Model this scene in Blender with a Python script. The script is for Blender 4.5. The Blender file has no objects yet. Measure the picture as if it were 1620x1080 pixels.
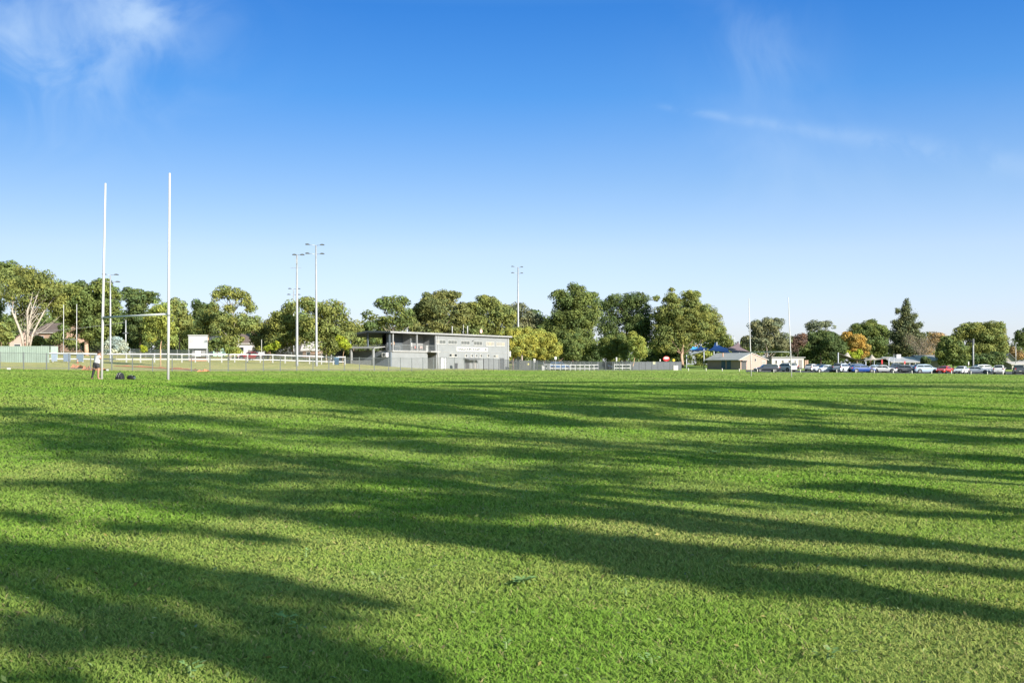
import bpy, bmesh, math, random
import numpy as np
from mathutils import Vector, Matrix

S = bpy.context.scene
COL = S.collection
RS = np.random.RandomState(11)
random.seed(5)
F = 1700.0          # focal length in pixels of a 1620 px wide frame
HY = 576.0          # horizon row
EYE = 1.6
SUN_EL = math.radians(23.0)
SUN_AZ = math.radians(135.0)      # clockwise from +Y: behind the viewer, to the right
sunh = np.array([math.sin(SUN_AZ), math.cos(SUN_AZ)])

# ------------------------------------------------------------------ materials
MATS = {}
def mat(name, col, rough=0.7, var=0.15, scale=3.0, spec=0.3, metal=0.0, bump=0.0, trans=0.0, attr=False, coat=0.0, detail=4.0, upn=0.0):
    if name in MATS:
        return MATS[name]
    m = bpy.data.materials.new(name)
    m.use_nodes = True
    nt = m.node_tree
    b = nt.nodes['Principled BSDF']
    b.inputs['Roughness'].default_value = rough
    b.inputs['Specular IOR Level'].default_value = spec
    b.inputs['Metallic'].default_value = metal
    b.inputs['Coat Weight'].default_value = coat
    tc = nt.nodes.new('ShaderNodeTexCoord')
    n = nt.nodes.new('ShaderNodeTexNoise')
    n.inputs['Scale'].default_value = scale
    n.inputs['Detail'].default_value = detail
    nt.links.new(tc.outputs['Object'], n.inputs['Vector'])
    mp = nt.nodes.new('ShaderNodeMapRange')
    mp.inputs['From Min'].default_value = 0.3
    mp.inputs['From Max'].default_value = 0.7
    mp.inputs['To Min'].default_value = 1 - var
    mp.inputs['To Max'].default_value = 1 + var
    nt.links.new(n.outputs['Fac'], mp.inputs['Value'])
    mx = nt.nodes.new('ShaderNodeMix')
    mx.data_type = 'RGBA'
    mx.blend_type = 'MULTIPLY'
    mx.inputs['Factor'].default_value = 1.0
    mx.inputs['A'].default_value = (*col, 1)
    nt.links.new(mp.outputs['Result'], mx.inputs['B'])
    out = mx.outputs['Result']
    if attr:
        a = nt.nodes.new('ShaderNodeAttribute')
        a.attribute_name = 'tint'
        m2 = nt.nodes.new('ShaderNodeMix')
        m2.data_type = 'RGBA'
        m2.blend_type = 'MULTIPLY'
        m2.inputs['Factor'].default_value = 1.0
        nt.links.new(out, m2.inputs['A'])
        nt.links.new(a.outputs['Color'], m2.inputs['B'])
        out = m2.outputs['Result']
    nt.links.new(out, b.inputs['Base Color'])
    if bump:
        bp = nt.nodes.new('ShaderNodeBump')
        bp.inputs['Strength'].default_value = bump
        bp.inputs['Distance'].default_value = 0.05
        nt.links.new(n.outputs['Fac'], bp.inputs['Height'])
        nt.links.new(bp.outputs['Normal'], b.inputs['Normal'])
    if upn:
        ge = nt.nodes.new('ShaderNodeNewGeometry')
        vm = nt.nodes.new('ShaderNodeVectorMath'); vm.operation = 'MULTIPLY_ADD'
        vm.inputs[1].default_value = (1 - upn,) * 3
        vm.inputs[2].default_value = (0, 0, upn)
        nt.links.new(ge.outputs['Normal'], vm.inputs[0])
        vn = nt.nodes.new('ShaderNodeVectorMath'); vn.operation = 'NORMALIZE'
        nt.links.new(vm.outputs[0], vn.inputs[0])
        nt.links.new(vn.outputs[0], b.inputs['Normal'])
    if trans:
        t = nt.nodes.new('ShaderNodeBsdfTranslucent')
        nt.links.new(out, t.inputs['Color'])
        ms = nt.nodes.new('ShaderNodeMixShader')
        ms.inputs['Fac'].default_value = trans
        nt.links.new(b.outputs['BSDF'], ms.inputs[1])
        nt.links.new(t.outputs['BSDF'], ms.inputs[2])
        nt.links.new(ms.outputs['Shader'], nt.nodes['Material Output'].inputs['Surface'])
    MATS[name] = m
    return m

def ribbed(name, col, pitch, depth=0.35, rough=0.6):
    """painted sheet with vertical ribs (bands in the local x direction)"""
    if name in MATS:
        return MATS[name]
    m = mat(name, col, rough, 0.08, 0.8)
    nt = m.node_tree
    tc = nt.nodes.new('ShaderNodeTexCoord')
    w = nt.nodes.new('ShaderNodeTexWave')
    w.bands_direction = 'X'
    w.inputs['Scale'].default_value = 0.314 / pitch
    nt.links.new(tc.outputs['Object'], w.inputs['Vector'])
    bp = nt.nodes.new('ShaderNodeBump')
    bp.inputs['Strength'].default_value = depth
    bp.inputs['Distance'].default_value = 0.04
    nt.links.new(w.outputs['Fac'], bp.inputs['Height'])
    nt.links.new(bp.outputs['Normal'], nt.nodes['Principled BSDF'].inputs['Normal'])
    return m

def brick(name, c1, c2, mortar):
    if name in MATS:
        return MATS[name]
    m = mat(name, c1, 0.85, 0.1, 1.0)
    nt = m.node_tree
    b = nt.nodes['Principled BSDF']
    tc = nt.nodes.new('ShaderNodeTexCoord')
    mp = nt.nodes.new('ShaderNodeMapping')
    mp.inputs['Rotation'].default_value = (math.radians(90), 0, 0)
    nt.links.new(tc.outputs['Object'], mp.inputs['Vector'])
    br = nt.nodes.new('ShaderNodeTexBrick')
    br.inputs['Color1'].default_value = (*c1, 1)
    br.inputs['Color2'].default_value = (*c2, 1)
    br.inputs['Mortar'].default_value = (*mortar, 1)
    br.inputs['Scale'].default_value = 1.0
    br.inputs['Brick Width'].default_value = 0.23
    br.inputs['Row Height'].default_value = 0.086
    br.inputs['Mortar Size'].default_value = 0.009
    nt.links.new(mp.outputs['Vector'], br.inputs['Vector'])
    nt.links.new(br.outputs['Color'], b.inputs['Base Color'])
    return m

# ------------------------------------------------------------------ scene helpers
def tag(o, label=None, cat=None, group=None, kind=None):
    if label: o['label'] = label
    if cat: o['category'] = cat
    if group: o['group'] = group
    if kind: o['kind'] = kind
    return o

def thing(name, label, cat, loc=(0, 0, 0), rz=0.0, group=None):
    o = bpy.data.objects.new(name, None)
    o.empty_display_size = 0.3
    COL.objects.link(o)
    o.location = loc
    o.rotation_euler = (0, 0, rz)
    return tag(o, label, cat, group)

class MB:
    """collects shapes for ONE mesh object"""
    def __init__(self):
        self.v = []
        self.f = []
    def add(self, vs, fs):
        n = len(self.v)
        self.v += [tuple(p) for p in vs]
        self.f += [tuple(i + n for i in q) for q in fs]
        return self
    def box(self, x0, x1, y0, y1, z0, z1):
        vs = [(x0, y0, z0), (x1, y0, z0), (x1, y1, z0), (x0, y1, z0), (x0, y0, z1), (x1, y0, z1), (x1, y1, z1), (x0, y1, z1)]
        return self.add(vs, [(0, 3, 2, 1), (4, 5, 6, 7), (0, 1, 5, 4), (1, 2, 6, 5), (2, 3, 7, 6), (3, 0, 4, 7)])
    def tube(self, pts, rad, n=8, cap=True):
        pts = [Vector(p) for p in pts]
        if not hasattr(rad, '__len__'):
            rad = [rad] * len(pts)
        rings = []
        for i, p in enumerate(pts):
            d = (pts[min(i + 1, len(pts) - 1)] - pts[max(i - 1, 0)]).normalized()
            a = d.orthogonal().normalized() if abs(d.z) < 0.99 else Vector((1, 0, 0))
            if abs(d.z) < 0.99:
                a = d.cross(Vector((0, 0, 1))).normalized()
            b = d.cross(a).normalized()
            rings.append([p + (a * math.cos(2 * math.pi * k / n) + b * math.sin(2 * math.pi * k / n)) * rad[i] for k in range(n)])
        vs = [q for r in rings for q in r]
        fs = []
        for i in range(len(pts) - 1):
            for k in range(n):
                k2 = (k + 1) % n
                fs.append((i * n + k, i * n + k2, (i + 1) * n + k2, (i + 1) * n + k))
        if cap:
            fs.append(tuple(range(n))[::-1])
            fs.append(tuple((len(pts) - 1) * n + k for k in range(n)))
        return self.add(vs, fs)
    def prism(self, poly, axis, a0, a1):
        """poly in the two other axes (in xyz order), extruded along axis"""
        def mk(p, a):
            q = list(p)
            q.insert(axis, a)
            return tuple(q)
        n = len(poly)
        vs = [mk(p, a0) for p in poly] + [mk(p, a1) for p in poly]
        fs = [tuple(range(n)), tuple(range(2 * n - 1, n - 1, -1))]
        for i in range(n):
            j = (i + 1) % n
            fs.append((i, i + n, j + n, j))
        return self.add(vs, fs)
    def sheet(self, grid):
        """grid: rows of points -> a thin two sided sheet"""
        r, c = len(grid), len(grid[0])
        vs = [p for row in grid for p in row]
        fs = [(i * c + j, i * c + j + 1, (i + 1) * c + j + 1, (i + 1) * c + j) for i in range(r - 1) for j in range(c - 1)]
        return self.add(vs, fs)
    def blob(self, c, r, n=10, m=7):
        vs, fs = [], []
        for i in range(m + 1):
            t = math.pi * i / m
            for k in range(n):
                a = 2 * math.pi * k / n
                vs.append((c[0] + r[0] * math.sin(t) * math.cos(a), c[1] + r[1] * math.sin(t) * math.sin(a), c[2] + r[2] * math.cos(t)))
        for i in range(m):
            for k in range(n):
                k2 = (k + 1) % n
                fs.append((i * n + k, (i + 1) * n + k, (i + 1) * n + k2, i * n + k2))
        return self.add(vs, fs)
    def build(self, name, m, parent=None, smooth=False, bevel=0.0, loc=None, fixn=True, solid=0.0):
        me = bpy.data.meshes.new(name)
        me.from_pydata(self.v, [], self.f)
        if fixn or bevel:
            bm = bmesh.new()
            bm.from_mesh(me)
            bmesh.ops.remove_doubles(bm, verts=bm.verts, dist=1e-5)
            bmesh.ops.recalc_face_normals(bm, faces=bm.faces)
            if bevel:
                bmesh.ops.bevel(bm, geom=[e for e in bm.edges if len(e.link_faces) == 2 and e.calc_face_angle(0) > 0.6],
                                offset=bevel, segments=2, affect='EDGES', profile=0.6)
            bm.to_mesh(me)
            bm.free()
        if smooth:
            me.polygons.foreach_set('use_smooth', [True] * len(me.polygons))
        me.materials.append(m)
        o = bpy.data.objects.new(name, me)
        COL.objects.link(o)
        if parent: o.parent = parent
        if loc: o.location = loc
        if solid:
            md = o.modifiers.new('thick', 'SOLIDIFY')
            md.thickness = solid
        return o

def np_mesh(name, verts, faces, m, parent=None, tint=None, smooth=False, nper=4):
    """fast mesh from arrays: faces (N, nper)"""
    me = bpy.data.meshes.new(name)
    verts = np.asarray(verts, dtype=np.float32)
    faces = np.asarray(faces, dtype=np.int32)
    me.vertices.add(len(verts))
    me.vertices.foreach_set('co', verts.ravel())
    me.loops.add(faces.size)
    me.loops.foreach_set('vertex_index', faces.ravel())
    me.polygons.add(len(faces))
    me.polygons.foreach_set('loop_start', np.arange(len(faces), dtype=np.int32) * nper)
    me.polygons.foreach_set('loop_total', np.full(len(faces), nper, dtype=np.int32))
    me.update(calc_edges=True)
    if smooth:
        me.polygons.foreach_set('use_smooth', np.ones(len(faces), dtype=bool))
    if tint is not None:
        a = me.attributes.new('tint', 'FLOAT_COLOR', 'POINT')
        t = np.ones((len(verts), 4), dtype=np.float32)
        t[:, :3] = tint
        a.data.foreach_set('color', t.ravel())
    me.materials.append(m)
    o = bpy.data.objects.new(name, me)
    COL.objects.link(o)
    if parent: o.parent = parent
    return o

def copy_tree(o, parent=None):
    kids = list(o.children)
    c = o.copy()
    COL.objects.link(c)
    c.parent = parent
    for ch in kids:
        copy_tree(ch, c)
    return c

# ------------------------------------------------------------------ terrain
def X_(px, Z): return (px - 810.0) / F * Z
def Z_(py, Z): return EYE + (HY - py) * Z / F
_ctrl_px = [(810, 1, 0), (-200, 8, .05), (1800, 8, -.02), (0, 25, .35), (810, 25, .12), (1620, 25, 0), (160, 52, .87), (266, 48.6, .86),
    (0, 60, .95), (500, 55, .6), (810, 60, .4), (1200, 60, .2), (1620, 60, .05), (0, 90, 1.05), (400, 90, .85), (810, 90, .5),
    (1200, 90, .2), (1620, 90, 0), (1220, 130, .07), (810, 130, .45), (1620, 140, -.1), (0, 113, 1.1), (300, 127, .75), (540, 141, .7),
    (615, 146, .65), (760, 164, .69), (850, 191, .5), (1080, 230, .35), (1220, 215, .12), (1300, 212, .08), (1450, 206, -.08),
    (1600, 200, -.28), (100, 150, 1.85), (300, 153, 1.65), (450, 155, 1.6), (545, 175, 1.6), (600, 182, 1.25), (620, 184, 1.0), (690, 195, .68), (805, 216, .5),
    (50, 230, 4.3), (400, 230, 3.4), (560, 230, 2.5), (810, 250, 1.0), (1100, 260, .5), (1600, 260, .5)]
_c = np.array([(X_(p, z), z, h) for p, z, h in _ctrl_px] + [(0, -40, 0), (60, 0, 0), (-60, 0, .3), (90, 80, 0), (-110, 60, 1.2), (-150, 150, 2.2), (160, 200, -.2), (-30, -10, .1)])
_D = np.sqrt(((_c[:, None, :2] - _c[None, :, :2]) ** 2).sum(-1) + 12.0 ** 2)
_w = np.linalg.solve(_D + np.eye(len(_c)) * 0.01, _c[:, 2] - 0.6)
def gz(x, y):
    x = np.atleast_1d(np.asarray(x, dtype=float))
    y = np.atleast_1d(np.asarray(y, dtype=float))
    out = np.empty(len(x))
    for i in range(0, len(x), 100000):
        a, b = x[i:i + 100000], y[i:i + 100000]
        d = np.sqrt((a[:, None] - _c[None, :, 0]) ** 2 + (b[:, None] - _c[None, :, 1]) ** 2 + 144.0)
        z = 0.6 + d @ _w
        r = np.sqrt(a * a + b * b)
        t = np.clip((r - 270) / 200, 0, 1)
        t = t * t * (3 - 2 * t)
        z = z * (1 - t) + 1.0 * t
        z = z + 0.022 * np.sin(a * 0.31 + 1.3) * np.sin(b * 0.23) + 0.015 * np.sin(a * 0.9 + b * 0.7)
        out[i:i + 100000] = z
    return out
def g1(x, y): return float(gz(x, y)[0])
def unproject(px, py):
    """ground points seen at pixels"""
    px = np.asarray(px, float); py = np.asarray(py, float)
    zz = np.geomspace(3.0, 240.0, 260)
    best = np.full(len(px), 240.0)
    found = np.zeros(len(px), bool)
    for a, b in zip(zz[:-1], zz[1:]):
        xs = (px - 810) / F * b
        ray = EYE + (HY - py) * b / F
        hit = (~found) & (ray <= gz(xs, np.full(len(px), b)))
        best[hit] = 0.5 * (a + b)
        found |= hit
    return (px - 810) / F * best, best, found

# fence line (also the edge of the mown playing field)
FENCE = [(X_(-70, 109.5), 109.5), (X_(0, 113), 113.0), (X_(615, 146), 146.0), (X_(765, 164), 164.0), (X_(850, 191), 191.0), (X_(1078, 230), 230.0)]
def beyond(x, y):
    """signed distance-ish: positive behind the fence"""
    fx = np.array([-400.] + [p[0] for p in FENCE] + [80., 400.])
    fy = np.array([60.] + [p[1] for p in FENCE] + [198., 190.])
    return y - np.interp(x, fx, fy)

def make_ground():
    xs = np.unique(np.concatenate([np.array([-3000, -2000, -1200, -800, -500, -350, -250, -200, -170, -150, -135.]), np.arange(-125, 135.1, 1.25),
                                   np.array([145, 160, 180, 220, 280, 400, 600, 1000, 1800, 3000.])]))
    ys = np.unique(np.concatenate([np.array([-400, -250, -150, -100, -80, -65, -50.]), np.arange(-40, 262.1, 1.25),
                                   np.array([270, 285, 300, 330, 370, 430, 520, 700, 1000, 1600, 3000.])]))
    gx, gy = np.meshgrid(xs, ys)
    z = gz(gx.ravel(), gy.ravel())
    v = np.stack([gx.ravel(), gy.ravel(), z], 1)
    nx, ny = len(xs), len(ys)
    i = np.arange(nx - 1)[None, :] + nx * np.arange(ny - 1)[:, None]
    f = np.stack([i, i + 1, i + 1 + nx, i + nx], -1).reshape(-1, 4)
    bey = beyond(gx.ravel(), gy.ravel())
    dry = np.clip(bey / 1.5 + 0.5, 0, 1) * np.clip((20 - gx.ravel()) / 25, 0, 1)
    o = np_mesh('ground', v, f, ground_mat(), smooth=True)
    a = o.data.attributes.new('dry', 'FLOAT', 'POINT')
    a.data.foreach_set('value', dry.astype(np.float32))
    tag(o, 'mown green playing field and the land behind it', 'ground', kind='structure')
    return o

def ground_mat():
    m = bpy.data.materials.new('turf')
    m.use_nodes = True
    nt = m.node_tree
    L = nt.links.new
    b = nt.nodes['Principled BSDF']
    b.inputs['Roughness'].default_value = 0.9
    b.inputs['Specular IOR Level'].default_value = 0.15
    tc = nt.nodes.new('ShaderNodeTexCoord')
    def noise(scale, det=6, rough=0.6):
        n = nt.nodes.new('ShaderNodeTexNoise')
        n.inputs['Scale'].default_value = scale
        n.inputs['Detail'].default_value = det
        n.inputs['Roughness'].default_value = rough
        L(tc.outputs['Object'], n.inputs['Vector'])
        return n
    def ramp(src, pts):
        r = nt.nodes.new('ShaderNodeValToRGB')
        while len(r.color_ramp.elements) > 1:
            r.color_ramp.elements.remove(r.color_ramp.elements[0])
        r.color_ramp.elements[0].position = pts[0][0]
        r.color_ramp.elements[0].color = (*pts[0][1], 1)
        for p, c in pts[1:]:
            e = r.color_ramp.elements.new(p)
            e.color = (*c, 1)
        L(src, r.inputs['Fac'])
        return r.outputs['Color']
    big = noise(0.08, 5)
    fine = noise(9.0, 8, 0.75)
    mid = noise(1.1, 6, 0.65)
    c1 = ramp(mid.outputs['Fac'], [(0.3, (.135, .175, .038)), (0.55, (.175, .235, .048)), (0.75, (.23, .27, .075))])
    c2 = ramp(big.outputs['Fac'], [(0.35, (.145, .235, .032)), (0.65, (.21, .265, .065))])
    mx = nt.nodes.new('ShaderNodeMix'); mx.data_type = 'RGBA'
    mx.inputs['Factor'].default_value = 0.5
    L(c1, mx.inputs['A']); L(c2, mx.inputs['B'])
    fr = ramp(fine.outputs['Fac'], [(0.25, (.65, .65, .65)), (0.5, (.97, .97, .97)), (0.75, (1.25, 1.22, 1.15))])
    m2 = nt.nodes.new('ShaderNodeMix'); m2.data_type = 'RGBA'; m2.blend_type = 'MULTIPLY'
    m2.inputs['Factor'].default_value = 1.0
    L(mx.outputs['Result'], m2.inputs['A']); L(fr, m2.inputs['B'])
    dryc = ramp(noise(0.5, 6).outputs['Fac'], [(0.3, (.20, .23, .06)), (0.5, (.29, .27, .095)), (0.7, (.36, .30, .13))])
    at = nt.nodes.new('ShaderNodeAttribute'); at.attribute_name = 'dry'
    m3 = nt.nodes.new('ShaderNodeMix'); m3.data_type = 'RGBA'
    L(at.outputs['Fac'], m3.inputs['Factor'])
    L(m2.outputs['Result'], m3.inputs['A']); L(dryc, m3.inputs['B'])
    L(m3.outputs['Result'], b.inputs['Base Color'])
    bp = nt.nodes.new('ShaderNodeBump')
    bp.inputs['Strength'].default_value = 0.7
    bp.inputs['Distance'].default_value = 0.06
    L(fine.outputs['Fac'], bp.inputs['Height'])
    L(bp.outputs['Normal'], b.inputs['Normal'])
    return m
ground = make_ground()

# ------------------------------------------------------------------ grass blades: evenly dense on the ground as seen from the touchline
def value_noise(x, y, seed):
    r = np.random.RandomState(seed)
    tab = r.rand(256, 256)
    xi = np.floor(x).astype(int); yi = np.floor(y).astype(int)
    fx = x - xi; fy = y - yi
    fx = fx * fx * (3 - 2 * fx); fy = fy * fy * (3 - 2 * fy)
    t = lambda a, b: tab[a % 256, b % 256]
    return (t(xi, yi) * (1 - fx) + t(xi + 1, yi) * fx) * (1 - fy) + (t(xi, yi + 1) * (1 - fx) + t(xi + 1, yi + 1) * fx) * fy

def make_grass(n, z0, z1, name, hgt):
    r = np.random.RandomState(int(n) % 1000 + 3)
    Z = np.exp(r.rand(n) * (math.log(z1) - math.log(z0)) + math.log(z0))
    half = 0.476 * Z + 3.6 + 0.10 * Z
    x = (r.rand(n) * 2 - 1) * half
    hole = value_noise(x * 2.2 + 8, Z * 2.2 + 60, 21) * .55 + value_noise(x * 6.5 + 3, Z * 6.5, 22) * .45
    ok = (beyond(x, Z) < 0.0) & ((Z > 30) | (r.rand(n) < np.clip(.45 + 2.0 * (hole - .18), .45, 1)))
    x, Z = x[ok], Z[ok]
    n = len(x)
    zb = gz(x, Z)
    lush = value_noise(x * 0.9 + 50, Z * 0.9 + 50, 1) * 0.45 + value_noise(x * 3.1 + 90, Z * 3.1, 2) * 0.35 + value_noise(x * 8 + 9, Z * 8, 3) * 0.2
    big = value_noise(x * 0.11 + 33, Z * 0.11 + 7, 4)
    h = hgt * (0.45 + 1.05 * lush) * (0.7 + 0.6 * r.rand(n)) * (1 + 0.35 * np.clip((Z - 10) / 30, 0, 1))
    tall = r.rand(n) < 0.015
    h = np.where(tall & (Z < 25), h * 1.8, h)
    w = (0.0018 + 0.00042 * Z) * (0.7 + 0.6 * r.rand(n))
    az = r.rand(n) * 2 * math.pi
    dx, dy = np.cos(az), np.sin(az)
    la = r.rand(n) * 2 * math.pi
    lean = (0.5 + 1.4 * r.rand(n)) * h
    lx, ly = np.cos(la) * lean, np.sin(la) * lean
    P = np.empty((n, 5, 3), np.float32)
    P[:, 0] = np.stack([x - dx * w, Z - dy * w, zb - 0.004], 1)
    P[:, 1] = np.stack([x + dx * w, Z + dy * w, zb - 0.004], 1)
    P[:, 2] = np.stack([x + dx * w * .8 + lx * .4, Z + dy * w * .8 + ly * .4, zb + h * .6], 1)
    P[:, 3] = np.stack([x - dx * w * .8 + lx * .4, Z - dy * w * .8 + ly * .4, zb + h * .6], 1)
    P[:, 4] = np.stack([x + lx, Z + ly, zb + h], 1)
    g = np.array([.165, .310, .036]); yel = np.array([.325, .360, .098]); straw = np.array([.32, .30, .13]); deep = np.array([.085, .225, .016])
    near = np.clip(1 - (Z - 8) / 30, 0, 1)
    pat = value_noise(x * .33 + 70, Z * .33 + 3, 12) * .5 + value_noise(x * 1.15 + 11, Z * 1.15, 8) * .3 + value_noise(x * 3.7 + 5, Z * 3.7, 13) * .2
    k = np.clip((pat - .36) * 2.1 + (big - .5) * 0.7 + (r.rand(n) - .5) * .3, 0, 1)
    k = k * (0.62 + 0.33 * near)
    c = g[None] * (1 - k[:, None]) + yel[None] * k[:, None]
    ol = (near * (.12 + .5 * np.clip((value_noise(x * .8 + 21, Z * .8 + 40, 15) - .3) * 2, 0, 1)))[:, None]
    c = c * (1 - ol) + np.array([.290, .305, .105]) * ol
    pale = (np.clip((Z - 45) / 70, 0, 1) * (.25 + .35 * np.clip((big - .3) * 2, 0, 1)))[:, None]
    c = c * (1 - pale) + np.array([.29, .345, .125]) * pale
    q = r.rand(n)
    dd = (q < 0.22)
    c[dd] = c[dd] * .6 + deep * .4
    st = (q > 1 - (0.006 + 0.035 * near))
    c[st] = straw * (0.7 + 0.5 * r.rand(st.sum(), 1))
    c *= (0.9 + 0.2 * r.rand(n, 1)) * np.array([1.17, 1.13, 1.13])
    tint = np.repeat(c, 5, axis=0)
    i = np.arange(n, dtype=np.int32)[:, None] * 5
    quads = i + np.array([0, 1, 2, 3], np.int32)
    tris = i + np.array([3, 2, 4], np.int32)
    me = bpy.data.meshes.new(name)
    me.vertices.add(n * 5)
    me.vertices.foreach_set('co', P.ravel())
    me.loops.add(n * 7)
    li = np.concatenate([quads, tris], 1).ravel()
    me.loops.foreach_set('vertex_index', li)
    me.polygons.add(n * 2)
    ls = np.stack([np.arange(n) * 7, np.arange(n) * 7 + 4], 1).ravel().astype(np.int32)
    lt = np.tile(np.array([4, 3], np.int32), n)
    me.polygons.foreach_set('loop_start', ls)
    me.polygons.foreach_set('loop_total', lt)
    me.update(calc_edges=True)
    a = me.attributes.new('tint', 'FLOAT_COLOR', 'POINT')
    t = np.ones((n * 5, 4), np.float32); t[:, :3] = tint
    a.data.foreach_set('color', t.ravel())
    me.materials.append(mat('grass_blade', (1, 1, 1), 0.7, 0.0, 1.0, 0.12, trans=0.38, attr=True, upn=0.7))
    o = bpy.data.objects.new(name, me)
    COL.objects.link(o)
    return tag(o, 'short mown grass covering the playing field', 'grass', kind='stuff')
make_grass(1750000, 2.8, 205.0, 'grass', 0.025)

# ------------------------------------------------------------------ foliage
def leaf_quads(C, N, size, r, tint, elong=1.7):
    """C centres, N normals (n,3) -> verts, faces, tints"""
    n = len(C)
    T = r.randn(n, 3)
    T -= (T * N).sum(1)[:, None] * N
    T /= np.linalg.norm(T, axis=1)[:, None] + 1e-9
    B = np.cross(N, T)
    s = (size * (0.6 + 0.8 * r.rand(n)))[:, None]
    a, b = T * s * elong * 0.5, B * s * 0.5
    fold = N * s * 0.12
    V = np.stack([C - a, C - b * .9 + fold, C + a, C + b * .9 + fold], 1).reshape(-1, 3)
    f = np.arange(n * 4, dtype=np.int32).reshape(-1, 4)
    return V, f, np.repeat(tint, 4, axis=0)

LEAF = {
    'gum': (0.151, 0.164, 0.056), 'olive': (0.168, 0.190, 0.054), 'dark': (0.081, 0.114, 0.038), 'deep': (0.118, 0.151, 0.043), 'yellow': (0.263, 0.269, 0.056),
    'lime': (0.246, 0.291, 0.028), 'silver': (0.336, 0.381, 0.319), 'orange': (0.347, 0.230, 0.056), 'grey': (0.151, 0.162, 0.087), 'red': (0.134, 0.084, 0.062),
    'brown': (0.224, 0.185, 0.123), 'conifer': (0.106, 0.123, 0.056), 'fresh': (0.207, 0.241, 0.056), 'rust': (0.258, 0.179, 0.084)}
BARK = {'white': (.29, .255, .215), 'pink': (.34, .235, .17), 'brown': (.17, .115, .08), 'dark': (.07, .055, .045), 'tan': (.38, .26, .16), 'grey': (.26, .22, .19)}
def leafmat(k): return mat('leaves_' + k, LEAF[k], 0.7, 0.12, 0.6, 0.15, trans=0.3, attr=True)
def barkmat(k): return mat('bark_' + k, BARK[k], 0.9, 0.3, 2.5, 0.1, bump=0.4)

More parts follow.
